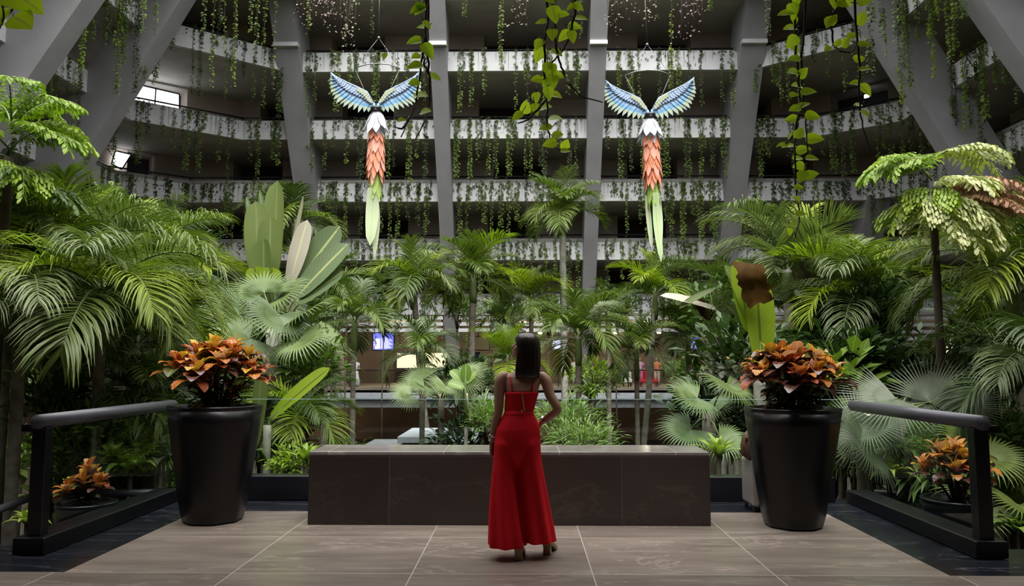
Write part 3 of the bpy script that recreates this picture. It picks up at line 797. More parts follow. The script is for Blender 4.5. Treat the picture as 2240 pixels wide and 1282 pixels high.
def palm(px, py, Y, fl, n, kinds, label, lean=(0, 0), trunk=True, tr=0.055, elev=(0, 4), crown=True, az0=None, bark='bark', name='feather_palm', ground=GROUND, shaft=0.55, cat='palm'):
    c = atY(px, py, Y)
    t = thing(name, label, cat, c)
    if trunk: trunk_part(t, c.z-ground-0.1, tr, M[bark], lean)
    if crown:
        mb = MB(); mb.tube([(0, 0, -0.1-shaft), (0, 0, -0.1-shaft*0.6), (0, 0, 0), (0, 0, 0.18)], [tr*1.05, tr*1.35, tr*1.0, tr*0.4], 8); mb.build('crownshaft', M['stem'], t)
    az = az0 if az0 is not None else R(0, 6.28)
    for i in range(n):
        k = kinds[i % len(kinds)]
        e = elev[0] + (elev[1]-elev[0])*i/max(1, n-1)
        j = min(4, max(0, int(round(e + R(-0.4, 0.4)))))
        f = link('frond', FR[k][j], t)
        f.location = (0, 0, 0.05-0.03*j)
        s = fl*R(0.86, 1.1)*(0.8 if j == 0 else 1)
        f.scale = (s, s*R(0.9, 1.1), s)
        f.rotation_euler = (R(-0.18, 0.18), R(-0.12, 0.12), az + i*2.39996 + R(-0.25, 0.25))
    return t

FAN = {'fan': [fan_mesh('fan_leaf', [L['fan'], M['stem']], 38, 250, d) for d in (0.4, 0.8, 1.2)],
       'grey': [fan_mesh('fan_leaf', [L['fan_grey'], M['stem']], 44, 200, d) for d in (0.12, 0.3, 0.6)],
       'green': [fan_mesh('fan_leaf', [L['broad'], M['stem']], 36, 230, d) for d in (0.25, 0.6, 0.95)],
       'deep': [fan_mesh('fan_leaf', [L['palm'], M['stem']], 34, 250, d) for d in (0.4, 0.7, 1.0)]}
def fan_leaf(t, key, j, base, at, rad, aim, roll=0.0, petiole=True):
    """one fan on its stalk: blade at `at`, its centre segment pointing along aim"""
    f = link('fan_leaf', FAN[key][j], t)
    f.location = at
    aim = V(aim).normalized()
    nz = V((R(-0.6, 0.6), R(-0.75, -0.2), R(0.5, 0.95))).normalized()
    xa = (aim - nz*aim.dot(nz)).normalized(); ya = nz.cross(xa)
    f.rotation_mode = 'QUATERNION'
    f.rotation_quaternion = Matrix((xa, ya, nz)).transposed().to_quaternion()
    f.scale = (rad, rad, rad)
    if petiole:
        mb = MB(); b = V(base); a = V(at)
        mid = (a+b)/2 + V((0, 0, 0.12*(a-b).length))
        mb.tube([b, mid, a], [0.016, 0.012, 0.009], 6); mb.build('leaf_stalk', M['stem'], t)
def fan_palm(px, py, Y, rad, leaves, label, key='fan', h=None, trunk=0.09, ground=GROUND, bark='bark'):
    c = atY(px, py, Y)
    t = thing('fan_palm', label, 'palm', c)
    if trunk: trunk_part(t, c.z-ground-0.05, trunk, M[bark], (R(-.1, .1), 0))
    for (lx, ly, dy, ax, az, j) in leaves:
        at = atY(lx, ly, Y+dy) - c
        fan_leaf(t, key if isinstance(key, str) else key[0], j, (0, 0, -0.1), at, rad*R(0.9, 1.08), (ax, R(-0.75, -0.3), az), R(-0.3, 0.3))
    return t
def fan_auto(px, py, Y, rad, n, label, key='fan', ground=GROUND, trunk=0.06, stalk=0.7, up=0.5, name='fan_palm'):
    c = atY(px, py, Y)
    t = thing(name, label, 'palm', c)
    if trunk: trunk_part(t, max(0.1, c.z-ground-0.05), trunk, M['bark'])
    for i in range(n):
        a = i*2.4+R(-.3, .3); e = up+R(-0.35, 0.35) - 0.5*(i/n)
        d = V((math.cos(a)*math.cos(e), math.sin(a)*math.cos(e)*0.8, math.sin(e)))
        fan_leaf(t, key, min(2, int(3*i/n)), (0, 0, -0.1), d*stalk*R(0.8, 1.15), rad*R(0.85, 1.1), (d.x, d.y-0.35, d.z*0.5), R(-0.4, 0.4))
    return t

# shrubs: clumps of small leaves on thin stems
def shrub_mesh(leafm, size, n, ll, lw, shape='ball', stems=7, droop=0.3, narrow=False):
    mb = MB(); st = MB()
    w, d, h = size
    tips = []
    for i in range(stems):
        a = i*2.4; r = R(0.3, 0.95)
        top = V((math.cos(a)*r*w/2, math.sin(a)*r*d/2, h*R(0.65, 1.0)*(1-0.35*r)))
        mid = V((top.x*0.35, top.y*0.35, top.z*0.55))
        st.tube([(0, 0, 0), mid, top], [0.018, 0.012, 0.005], 5)
        tips.append((mid, top))
    for i in range(n):
        mid, top = tips[i % stems]
        u = R(0, 1)**0.6
        c = mid.lerp(top, u) + V((R(-1, 1)*w*0.20, R(-1, 1)*d*0.20, R(-1, 1)*h*0.14))
        out = V((c.x, c.y, (c.z-h*0.45)*0.8 + 0.1)); out = out.normalized() if out.length > 1e-3 else V((0, 0, 1))
        dr = (out + V((R(-.7, .7), R(-.7, .7), R(-.5, .7)-droop*0.4))).normalized()
        l = ll*R(0.7, 1.25)
        k = 0.5*l*lw
        up = (V((0, 0, 1)) + out*0.4 + V((R(-.4, .4), R(-.4, .4), 0))).normalized()
        sp = [c, c+dr*l*0.5, c+dr*l+V((0, 0, -droop*l*0.35))]
        mb.blade(sp, [k*0.25, k, k*0.08], up, 0.2)
    return mb.build('foliage', [L[leafm]], data_only=True), st.build('stems', [M['twig']], data_only=True)
SH = {}
def shrub_kind(key, *a, **kw): SH[key] = [shrub_mesh(*a, **kw) for _ in range(2)]
shrub_kind('mid', 'shrub', (1.5, 1.3, 1.5), 620, 0.17, 0.42)
shrub_kind('dark', 'shrub_dark', (1.7, 1.5, 1.7), 620, 0.20, 0.45)
shrub_kind('fine', 'shrub_light', (1.3, 1.1, 1.2), 1100, 0.15, 0.16, stems=11)
shrub_kind('broad', 'broad', (1.3, 1.1, 1.1), 120, 0.34, 0.55, stems=9)
shrub_kind('tall', 'shrub', (1.6, 1.4, 2.6), 820, 0.19, 0.40, stems=9)
shrub_kind('talldark', 'shrub_dark', (1.8, 1.6, 3.0), 820, 0.22, 0.42, stems=9)
shrub_kind('fern', 'shrub', (1.3, 1.1, 0.9), 420, 0.30, 0.22, stems=12, droop=0.9)
shrub_kind('lime', 'fish', (1.2, 1.1, 1.0), 420, 0.15, 0.42)
def shrub(px, py, Y, s, key, label, group=None, name='leafy_shrub', zs=1.0, cat='shrub', base=None):
    """a shrub whose crown centre shows at the pixel"""
    c = atY(px, py, Y)
    f, st = random.choice(SH[key])
    h = {'tall': 2.6, 'talldark': 3.0}.get(key, 1.3)*s*zs
    z0 = c.z - h*0.55
    t = thing(name, label, cat, (c.x, c.y, z0), R(0, 6.28), group)
    o = link('foliage', f, t); o.scale = (s, s, s*zs)
    o = link('stems', st, t); o.scale = (s, s, s*zs)
    g = GROUND if base is None else base
    if z0 > g+0.05:
        mb = MB(); mb.tube([(0, 0, 0.06), (R(-.1, .1), R(-.1, .1), (g-z0)*0.5), (0, 0, g-z0)], [0.03, 0.035, 0.045], 6); mb.build('trunk', M['twig'], t)
    return t

def rosette(loc, n, l, w, leafm, label, cat='plant', name='strap_leaf_plant', spread=(0.5, 1.35), droop=0.5, group=None, centre=None, stem=0.0):
    t = thing(name, label, cat, loc, 0, group)
    mb = MB()
    for i in range(n):
        a = i*2.39996+R(-.2, .2); u = i/n
        e = spread[1] + (spread[0]-spread[1])*u
        d = V((math.cos(a)*math.cos(e), math.sin(a)*math.cos(e), math.sin(e)))
        ln = l*R(0.8, 1.1)*(0.6+0.4*u)
        p = V((0, 0, stem*(1-u*0.6)))
        sp = [p]
        for j in range(6):
            sp.append(sp[-1]+d*ln/6); d = (d+V((0, 0, -1))*droop*0.12*(j+1)*R(.8, 1.2)).normalized()
        mb.blade(sp, [w*0.35, w*0.42, w*0.5, w*0.5, w*0.4, w*0.22, w*0.02], V((0, 0, 1)), 0.3, 1 if (centre and u < 0.35) else 0)
    mb.build('leaves', [L[leafm]] + ([L[centre]] if centre else []), t)
    if stem:
        s = MB(); s.tube([(0, 0, 0), (0, 0, stem)], [0.03, 0.022], 7); s.build('stem', M['twig'], t)
    return t
# ------------------------------------------------------------------ the garden, nearest the middle first
palm(1230, 468, 22, 1.55, 15, ['green', 'grey', 'green'], 'tall thin palm standing highest in the middle, small crown over the third parapet', tr=0.09, bark='bark_pale', lean=(0.1, 0), elev=(0, 4.2))
palm(905, 622, 19, 1.5, 15, ['green', 'light', 'green', 'grey'], 'palm with a curved dark trunk below the broad-tailed bird', tr=0.07, lean=(0.9, 0))
palm(1035, 612, 20.5, 1.6, 16, ['green', 'green', 'grey', 'light'], 'upright palm in front of the rib left of the woman\'s head', tr=0.085, lean=(-0.2, 0))
palm(1162, 655, 22, 1.35, 14, ['green', 'light', 'green'], 'small palm directly above the woman\'s head', tr=0.06)
palm(1265, 735, 16, 1.35, 15, ['grey', 'green', 'green'], 'low spreading palm just right of the woman\'s head', tr=0.06)
palm(1432, 640, 18, 1.25, 14, ['green', 'light', 'grey'], 'palm on a long leaning grey trunk under the bird with split tail streamers', tr=0.062, lean=(-0.75, 0), bark='bark_pale')
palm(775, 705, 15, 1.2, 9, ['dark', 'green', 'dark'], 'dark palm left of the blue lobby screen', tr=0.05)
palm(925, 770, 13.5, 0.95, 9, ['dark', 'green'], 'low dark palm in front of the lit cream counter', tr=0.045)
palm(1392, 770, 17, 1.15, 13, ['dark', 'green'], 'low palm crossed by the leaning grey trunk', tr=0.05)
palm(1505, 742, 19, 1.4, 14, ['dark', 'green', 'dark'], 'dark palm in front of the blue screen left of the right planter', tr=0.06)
palm(715, 640, 17, 1.4, 13, ['green', 'dark', 'green'], 'palm fanning out behind the big paddle leaves', tr=0.06)
palm(645, 490, 25, 1.9, 14, ['dark', 'green'], 'distant dark palm crown showing between the upright paddle leaves', tr=0.09)
palm(1090, 700, 24, 1.3, 13, ['dark', 'green'], 'dark palm at the foot of the rib left of the woman\'s head', tr=0.06)
palm(640, 800, 12.5, 1.15, 15, ['green', 'grey', 'dark'], 'bushy palm right of the left planter\'s orange leaves', tr=0.045)
palm(655, 915, 10.5, 0.95, 13, ['dark', 'light', 'green'], 'low arching palm between the left planter and the bench', tr=0.04, elev=(1, 4))
palm(1330, 690, 25, 1.4, 12, ['dark', 'green'], 'hazy dark palm in front of the rib right of the tall thin palm', tr=0.07)
palm(1110, 790, 15, 0.9, 11, ['light', 'green'], 'small yellow-green palm just left of the woman\'s face', tr=0.04)
# right bank
palm(1722, 590, 14, 1.75, 19, ['green', 'grey', 'light', 'grey', 'stiff'], 'big arching palm with bright split crown above the right planter', tr=0.085, bark='bark_pale', elev=(0, 3.6))
palm(1868, 655, 12.5, 1.5, 18, ['green', 'grey', 'light', 'grey'], 'palm with two pale stems behind the right handrail', tr=0.07, bark='bark_pale', elev=(0, 3.8))
palm(2215, 625, 10, 1.75, 22, ['lush', 'lush', 'lushlight', 'grey'], 'large lush palm filling the right edge', tr=0.08, elev=(0, 3.3))
palm(2262, 800, 8.5, 1.25, 15, ['dark', 'grey'], 'dark drooping palm at the right edge above the stair handrail', tr=0.05, elev=(1.5, 4))
palm(1600, 660, 20, 1.6, 14, ['dark', 'green'], 'dark palm behind the folded brown banana leaf', tr=0.06)
palm(1790, 740, 15, 1.3, 14, ['dark', 'grey', 'green'], 'grey-green palm right behind the right planter\'s orange leaves', tr=0.05)
# left bank
palm(165, 600, 10.5, 1.75, 22, ['lush', 'lushlight', 'lush', 'grey'], 'large lush palm in the middle of the left bank', tr=0.09, elev=(0, 3.8))
palm(330, 585, 13, 1.8, 18, ['lush', 'grey', 'lushlight'], 'palm arching toward the pier on the right side of the left bank', tr=0.08, elev=(0, 3.4))
palm(20, 590, 10, 1.6, 18, ['lush', 'lushlight', 'green'], 'palm at the left edge below the lime fishtail palm', tr=0.08, elev=(0, 4))
palm(225, 640, 8.8, 1.6, 17, ['grey', 'lush', 'lushlight'], 'palm with long hanging fronds over the left handrail', tr=0.06, elev=(1.6, 4.4))
palm(50, 650, 8.2, 1.3, 15, ['grey', 'grey', 'lush'], 'grey-green palm with hanging fronds on a dark trunk at the left edge', tr=0.06, elev=(1.6, 4.4))
palm(390, 660, 13.5, 1.6, 17, ['lush', 'green', 'lushlight'], 'palm between the left bank and the left planter', tr=0.06, elev=(0, 4))
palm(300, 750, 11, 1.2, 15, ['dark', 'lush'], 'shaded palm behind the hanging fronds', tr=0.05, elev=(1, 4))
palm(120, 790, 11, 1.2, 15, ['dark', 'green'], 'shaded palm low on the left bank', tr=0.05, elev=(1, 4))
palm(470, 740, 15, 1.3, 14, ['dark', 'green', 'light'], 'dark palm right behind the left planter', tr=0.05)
palm(300, 860, 9.5, 0.9, 13, ['green', 'dark'], 'small palm just above the left handrail', tr=0.04, elev=(1, 4))

# fan palms: (blade px, py, depth step, aim x, aim z, droop kind)
fan_palm(600, 720, 11.5, 0.66, [(578, 640, 0.3, -0.2, 1.0, 0), (520, 690, -0.2, -0.9, 0.2, 1), (610, 690, -0.5, 0.1, -0.5, 2), (665, 690, -0.3, 0.9, 0.3, 1),
         (545, 740, -0.6, -0.9, -0.5, 2), (655, 745, -0.6, 0.8, -0.6, 2), (610, 650, 0.5, 0.5, 0.7, 1), (690, 720, 0.3, 1.0, 0.0, 2), (475, 700, 0.3, -1.0, 0.1, 1), (560, 690, 0.6, -0.4, 0.5, 1)],
         'pale fan palm in front of the big paddle leaves', 'fan', bark='bark_pale', trunk=0.12)
fan_palm(470, 760, 11.5, 0.5, [(462, 722, -0.3, -0.2, -0.3, 2), (430, 728, 0, -1, 0.0, 1), (505, 715, 0, 0.9, 0.2, 1)], 'pale fan palm just above the left planter\'s leaves', 'fan')
fan_auto(965, 862, 12.5, 0.45, 9, 'bright fan palm with fine pleats left of the woman\'s waist', 'fan', trunk=0.05, stalk=0.45)
fan_palm(1550, 900, 10.5, 0.5, [(1590, 840, 0, 0.4, 0.4, 1), (1525, 870, -0.3, -0.8, 0.3, 0), (1510, 940, -0.4, -0.9, -0.1, 1), (1575, 960, -0.4, 0.6, -0.6, 2), (1625, 880, 0.3, 0.9, 0, 1), (1550, 880, 0.4, -0.1, 0.8, 0)], 'fan palm between the bench and the right planter', 'fan')
fan_palm(1960, 890, 8.9, 0.62, [(1960, 872, -0.2, -0.7, 0.35, 0), (2035, 880, 0.0, 0.1, 1.0, 0), (2095, 890, 0.1, 0.6, 0.9, 0), (1905, 930, -0.3, -0.95, -0.1, 1), (2000, 860, 0.3, -0.1, 0.8, 0)], 'silvery fan palm rising behind the right handrail', 'grey')
fan_palm(1890, 960, 8.7, 0.55, [(1900, 975, -0.2, -0.7, -0.1, 1), (1860, 985, 0.1, -0.9, -0.3, 2), (1930, 955, 0.1, 0.7, 0.2, 1), (1880, 935, 0.3, -0.3, 0.7, 1)], 'grey fan palm seen through the right side glass', 'grey')
fan_palm(2165, 985, 8.2, 0.5, [(2160, 1000, -0.2, 0.9, 0.1, 1), (2190, 1010, 0, 0.8, -0.4, 2), (2120, 970, 0.2, -0.4, 0.6, 1)], 'fan palm right of the right railing post', 'deep')
fan_palm(330, 985, 9.3, 0.5, [(318, 990, -0.2, 0.3, 0.6, 0), (350, 985, 0.1, 0.9, 0.2, 1), (285, 985, 0.1, -0.8, 0.4, 0), (330, 950, 0.3, 0.1, 0.9, 0)], 'green fan palm seen through the left side glass', 'green')
fan_auto(2195, 1130, 7.9, 0.4, 6, 'low fan palm under the right stair handrail', 'deep', trunk=0, stalk=0.35, ground=-1.2)
fan_auto(1690, 790, 13, 0.5, 8, 'fan palm hidden behind the right planter\'s leaves', 'deep', stalk=0.6)
fan_auto(960, 520, 30, 0.01, 1, 'tiny seedling fan on the lobby edge') if False else None

# fishtail palms
FT = {'lime': [fishtail_mesh('frond', [L['fish'], M['stem']], a, b) for a, b in ((60, -10), (40, -35), (20, -60))],
      'pale': [fishtail_mesh('frond', [L['fish_pale'], M['stem']], a, b) for a, b in ((40, -40), (10, -70))],
      'brown': [fishtail_mesh('frond', [L['fish_brown'], M['twig']], a, b) for a, b in ((15, -30),)],
      'dim': [fishtail_mesh('frond', [L['shrub'], M['stem']], a, b) for a, b in ((50, -10), (25, -45))]}
def fishtail(px, py, Y, fl, spec, label, stem_r=0.05):
    c = atY(px, py, Y); t = thing('fishtail_palm', label, 'palm', c)
    trunk_part(t, c.z-GROUND-0.05, stem_r, M['twig'])
    for k, j, az, s, dz in spec:
        f = link('frond', FT[k][j], t)
        f.location = (0, 0, dz); f.rotation_euler = (R(-.15, .15), 0, math.radians(az)); f.scale = (fl*s,)*3
    return t
fishtail(20, 345, 9, 0.9, [('lime', 0, 0, 0.9, 0.35), ('lime', 0, 150, 1, 0.4), ('lime', 0, -60, 0.9, 0.45), ('lime', 1, -20, 1, 0.1), ('lime', 1, -110, 1, 0.1), ('lime', 1, 30, 0.9, 0.3), ('lime', 2, -40, 0.9, -0.2), ('lime', 2, 200, 1, 0), ('dim', 1, -80, 1, -0.3), ('dim', 1, 0, 0.9, -0.4), ('lime', 0, 90, 1, 0.5), ('dim', 0, -140, 1, -0.2)],
         'lime-green fishtail palm at the left edge')
fishtail(2040, 430, 9.2, 0.9, [('lime', 1, 190, 0.9, 0.25), ('lime', 1, 215, 0.9, 0.2), ('lime', 1, 165, 0.8, 0.35), ('lime', 2, 240, 0.8, 0.0), ('pale', 0, -70, 0.8, 0.0), ('pale', 1, -100, 0.9, -0.05), ('pale', 1, -50, 0.9, -0.1), ('pale', 1, -130, 0.8, -0.1), ('pale', 0, 10, 0.95, 0.45), ('brown', 0, -12, 0.95, 0.1), ('brown', 0, -30, 0.9, -0.1), ('pale', 1, -80, 0.9, -0.3), ('lime', 2, 200, 0.8, -0.1), ('lime', 0, 120, 0.7, 0.3)],
         'fishtail palm with cream and withered brown fronds on the right', 0.045)

# big paddle-leaved plants
def paddle_plant(label, base_px, Y, leaves, mats, name='paddle_leaf_plant', stem_r=0.10, trunk=True, cat='plant'):
    """leaves: (base px, tip px, width m, material, bow, face, petiole, depth step)"""
    c = atY(base_px[0], base_px[1], Y)
    t = thing(name, label, cat, c)
    for (b, tp, w, mk, bow, face, pet, dy) in leaves:
        a, e = atY(b[0], b[1], Y+dy) - c, atY(tp[0], tp[1], Y+dy) - c
        mb = MB(); paddle(mb, a, e, w*R(0.95, 1.08), 0, bow, face, 14, pet, fold=0.42 if mk == 'paddle' else 0.15)
        lf = mb.build('leaf', L[mk], t)
        s = MB(); s.tube([V((0, 0, -0.5)), a*0.5 + V((0, 0, -0.15)), a, a.lerp(e, 0.5) + V(face or (0, -1, 0.2)).normalized()*(-0.02 - bow*(e-a).length*0.25)], [0.045, 0.032, 0.022, 0.008], 6)
        s.build('midrib', M['stem'], lf)
    if trunk: trunk_part(t, c.z-GROUND-0.1, stem_r, M['bark_pale'])
    return t
F0 = (0, -1, 0.15)
paddle_plant('giant paddle-leaved plant with upright olive blades in front of the left balconies', (605, 690), 13, [
    ((566, 622), (560, 440), 0.40, 'paddle', 0.02, (0.35, -1, 0.1), 0.0, -0.1),
    ((600, 622), (605, 394), 0.40, 'paddle', 0.02, (-0.15, -1, 0.1), 0.0, 0.15),
    ((588, 625), (592, 474), 0.42, 'paddle', 0.02, (0.25, -1, 0.1), 0.0, -0.3),
    ((578, 628), (576, 522), 0.38, 'paddle', 0.02, (-0.2, -1, 0.1), 0.0, -0.5),
    ((588, 632), (596, 585), 0.36, 'paddle_lime', 0.03, F0, 0.0, -0.6),
    ((566, 632), (556, 582), 0.33, 'paddle_lime', 0.03, F0, 0.0, -0.55),
    ((590, 610), (569, 415), 0.12, 'paddle_dark', 0.02, (0.6, -1, 0), 0.0, 0.3),
    ((570, 600), (540, 430), 0.13, 'paddle_dark', 0.02, (0.6, -1, 0), 0.0, 0.4),
    ((618, 640), (663, 430), 0.09, 'paddle_pale', 0.0, (0.8, -0.6, 0), 0.0, 0.1),
    ((628, 640), (672, 480), 0.30, 'paddle_pale', 0.03, (0.2, -1, 0.1), 0.1, 0.0),
    ((636, 640), (741, 492), 0.48, 'paddle_dark', 0.05, (-0.1, -1, 0.25), 0.05, 0.1),
    ((640, 660), (756, 530), 0.46, 'paddle_dark', 0.06, (-0.3, -1, 0.25), 0.05, -0.1),
    ((650, 668), (745, 590), 0.38, 'paddle_dark', 0.08, (-0.5, -1, 0.35), 0.05, -0.15)], None, stem_r=0.16)
bp = paddle_plant('banana plant with a lime blade and a folded brown dead leaf behind the right planter', (1660, 790), 10.5, [
    ((1666, 800), (1655, 600), 0.42, 'paddle_lime', 0.02, (0.2, -1, 0), 0.0, 0.0),
    ((1652, 735), (1588, 580), 0.34, 'paddle', 0.02, (0.6, -0.8, 0), 0.0, 0.2),
    ((1640, 730), (1612, 568), 0.30, 'paddle_lime', 0.02, (0.1, -1, 0), 0.0, 0.1)], None, name='banana_plant', stem_r=0.08)
# the dead half of the blade, folded over and hanging crumpled
mb = MB(); rr = random.Random(5); nx, ny = 8, 12; vs, uvs = [], []
c0 = V(bp.location)
for jy in range(ny+1):
    v = jy/ny
    for ix in range(nx+1):
        u = ix/nx
        x = (1602+66*u)*(1-v) + (1634+58*u)*v; y = (571+8*u)*(1-v) + (674-18*u)*v
        if ix in (0, nx): x += rr.uniform(-5, 5)
        if jy == ny: y += rr.uniform(-6, 4)
        vs.append(atY(x, y, 10.25 + 0.05*math.sin(u*7+v*3) - 0.10*math.sin(PI*min(1, v*1.6)) + rr.uniform(-.012, .012)) - c0); uvs.append((u, v))
fs = [(j*(nx+1)+i, j*(nx+1)+i+1, (j+1)*(nx+1)+i+1, (j+1)*(nx+1)+i) for j in range(ny) for i in range(nx)]
mb.add(vs, fs, 0, uvs); o = mb.build('dead_leaf', L['paddle_dead'], bp); o['label'] = 'withered brown folded leaf'
paddle_plant('plant with a bleached drooping blade crossing the lowest parapet', (1575, 720), 15, [
    ((1600, 690), (1447, 632), 0.36, 'paddle_pale', 0.10, (0.1, -0.5, 0.9), 0.15, -0.2),
    ((1565, 632), (1488, 668), 0.16, 'paddle', 0.10, (0.1, -0.7, 0.8), 0.0, -0.3),
    ((1552, 632), (1645, 735), 0.22, 'paddle', -0.12, (0.3, -0.8, 0.6), 0.0, -0.1),
    ((1520, 655), (1560, 695), 0.3, 'paddle_dead', 0.1, F0, 0.0, -0.1)], None, name='banana_plant', stem_r=0.07)
paddle_plant('plant with a single yellow-green strap blade left of the bench', (585, 930), 9.6, [
    ((590, 918), (716, 800), 0.26, 'paddle_lime', 0.06, (-0.4, -0.8, 0.5), 0.0, 0.0),
    ((556, 985), (575, 790), 0.18, 'paddle', 0.02, (0.5, -1, 0), 0.0, -0.2)], None, stem_r=0.05)
paddle_plant('dark plant with a broad ribbed leaf behind the right planter', (1900, 850), 12, [
    ((1893, 775), (1878, 690), 0.5, 'paddle_dark', 0.04, (-0.2, -1, 0.1), 0.0, 0.0),
    ((1900, 800), (1930, 720), 0.32, 'paddle_dark', 0.05, F0, 0.0, 0.1)], None, stem_r=0.05)
paddle_plant('broad-leaved lime plant just left of the woman\'s shoulder', (1020, 860), 12, [
    ((1018, 838), (1020, 795), 0.16, 'broad', 0.1, (0.2, -1, 0.6), 0.0, 0.0), ((1016, 840), (985, 806), 0.16, 'broad', 0.15, (0, -1, 0.8), 0.0, 0.0),
    ((1018, 840), (1040, 810), 0.14, 'broad', 0.15, (0, -1, 0.8), 0.0, 0.0), ((1016, 850), (980, 832), 0.15, 'broad', 0.2, (0, -1, 0.9), 0.0, -0.1)], None, stem_r=0.03)

# strap-leaved plants
def ground_rosette(px, py, Y, n, l, w, leafm, label, **kw):
    c = atY(px, py, Y)
    kw.setdefault('stem', 0.0)
    t = rosette(c, n, l, w, leafm, label, **kw)
    g = MB(); g.tube([(0, 0, 0.02), (0, 0, GROUND-c.z)], [0.03, 0.05], 6); g.build('trunk', M['twig'], t)
    return t
ground_rosette(1290, 872, 12.5, 26, 0.62, 0.07, 'palm', 'strap-leaved plant hanging over right of the pale fine bush', droop=0.9)
ground_rosette(1572, 1000, 9.3, 20, 0.48, 0.07, 'strap', 'lime strap-leaved plant at the right end of the bench')
ground_rosette(668, 1010, 9.3, 18, 0.40, 0.06, 'strap', 'lime strap-leaved plant at the left end of the bench')
ground_rosette(655, 975, 9.8, 18, 0.3, 0.05, 'pink', 'pinkish-red strap plant left of the bench', centre='c_red')
ground_rosette(1945, 1050, 8.6, 34, 0.5, 0.075, 'strap', 'wide lime rosette behind the right side glass', droop=0.7)
ground_rosette(285, 1030, 8.9, 16, 0.5, 0.12, 'broad', 'broad-leaved rosette behind the left side glass', droop=0.8)
ground_rosette(350, 1020, 9.2, 12, 0.5, 0.2, 'fan_grey', 'pale broad-leaved rosette beside the left planter', droop=0.8)
ground_rosette(2215, 1165, 7.6, 16, 0.4, 0.12, 'broad', 'broad-leaved plant in the lower right corner', droop=0.7)
ground_rosette(60, 1150, 7.6, 14, 0.32, 0.07, 'strap', 'lime plant low beside the left stair handrail', droop=0.7)

# shrubs in view, one by one
for a in [(1235, 905, 12, 0.95, 'fine', 'pale fine-leaved bush right of the woman\'s waist'),
          (1065, 905, 12.2, 0.85, 'fine', 'pale fine-leaved bush left of the woman\'s waist'),
          (1275, 950, 11, 0.8, 'fine', 'low fine-leaved bush behind the bench right of the woman'),
          (1560, 690, 17, 1.3, 'mid', 'grey-green bush under the bleached drooping blade'),
          (1300, 800, 18, 1.0, 'lime', 'yellowish bush on the lobby edge right of the woman\'s head'),
          (640, 985, 9.5, 0.55, 'lime', 'small yellow-leaved shrub left of the bench'),
          (240, 945, 9.2, 0.8, 'broad', 'pale broad-leaved shrub just under the left handrail'),
          (180, 985, 8.8, 0.8, 'mid', 'leafy shrub beside the left railing post'),
          (1835, 810, 11, 1.0, 'broad', 'broad-leaved shrub right of the right planter\'s orange leaves'),
          (2070, 850, 11, 0.9, 'dark', 'dark shrub under the lit cream window'),
          (730, 690, 20, 1.4, 'mid', 'bush at the foot of the left leaning rib'),
          (1010, 850, 14.5, 0.9, 'dark', 'dark bush behind the broad-leaved lime plant'),
          (2050, 1000, 8.6, 0.7, 'fern', 'ferny shrub behind the orange pot plant on the right'),
          (1990, 950, 8.9, 0.7, 'fern', 'ferny shrub under the right handrail'),
          (420, 620, 16, 1.4, 'lime', 'bright bush right of the left bank of palms'),
          (250, 590, 12.5, 1.0, 'lime', 'yellow bush among the left bank of palms'),
          (140, 640, 11, 0.9, 'lime', 'yellow-leaved bush deep in the left bank')]:
    shrub(*a)
# background thicket, bank by bank
def thicket(group, label, spots):
    for (px, py, Y, s, k) in spots: shrub(px, py, Y, s, k, label, group)
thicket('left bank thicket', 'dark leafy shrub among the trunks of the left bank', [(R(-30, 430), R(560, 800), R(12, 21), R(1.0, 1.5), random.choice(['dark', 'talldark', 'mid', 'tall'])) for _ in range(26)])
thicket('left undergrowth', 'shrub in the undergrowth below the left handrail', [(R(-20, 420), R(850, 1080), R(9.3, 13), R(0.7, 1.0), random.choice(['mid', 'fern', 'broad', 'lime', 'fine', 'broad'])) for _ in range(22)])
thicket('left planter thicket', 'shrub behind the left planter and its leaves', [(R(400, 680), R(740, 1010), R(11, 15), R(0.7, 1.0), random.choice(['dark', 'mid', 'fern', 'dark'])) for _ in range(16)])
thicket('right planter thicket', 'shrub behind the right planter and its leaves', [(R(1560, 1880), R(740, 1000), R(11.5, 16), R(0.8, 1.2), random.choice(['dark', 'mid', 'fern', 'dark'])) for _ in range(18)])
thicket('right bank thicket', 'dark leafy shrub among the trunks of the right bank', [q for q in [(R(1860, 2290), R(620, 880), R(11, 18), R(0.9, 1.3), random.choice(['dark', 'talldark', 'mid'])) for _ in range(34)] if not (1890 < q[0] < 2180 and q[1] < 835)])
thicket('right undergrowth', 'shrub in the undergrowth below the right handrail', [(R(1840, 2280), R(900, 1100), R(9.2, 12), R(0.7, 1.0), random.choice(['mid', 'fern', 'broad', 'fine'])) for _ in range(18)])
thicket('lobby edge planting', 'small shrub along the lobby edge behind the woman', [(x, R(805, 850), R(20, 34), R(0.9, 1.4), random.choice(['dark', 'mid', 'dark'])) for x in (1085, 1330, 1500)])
thicket('garden floor planting', 'shrub on the garden floor behind the bench', [(R(760, 1500), R(930, 985), R(12, 20), R(0.6, 0.9), random.choice(['dark', 'mid', 'fern'])) for _ in range(2)])
thicket('trailing parapet planting', 'leafy clump growing at the foot of the middle ribs', [(x, y, 38, 1.6, 'mid') for x, y in ((1000, 680), (1120, 700), (1200, 690), (1350, 680), (1500, 690), (760, 640), (840, 690))])
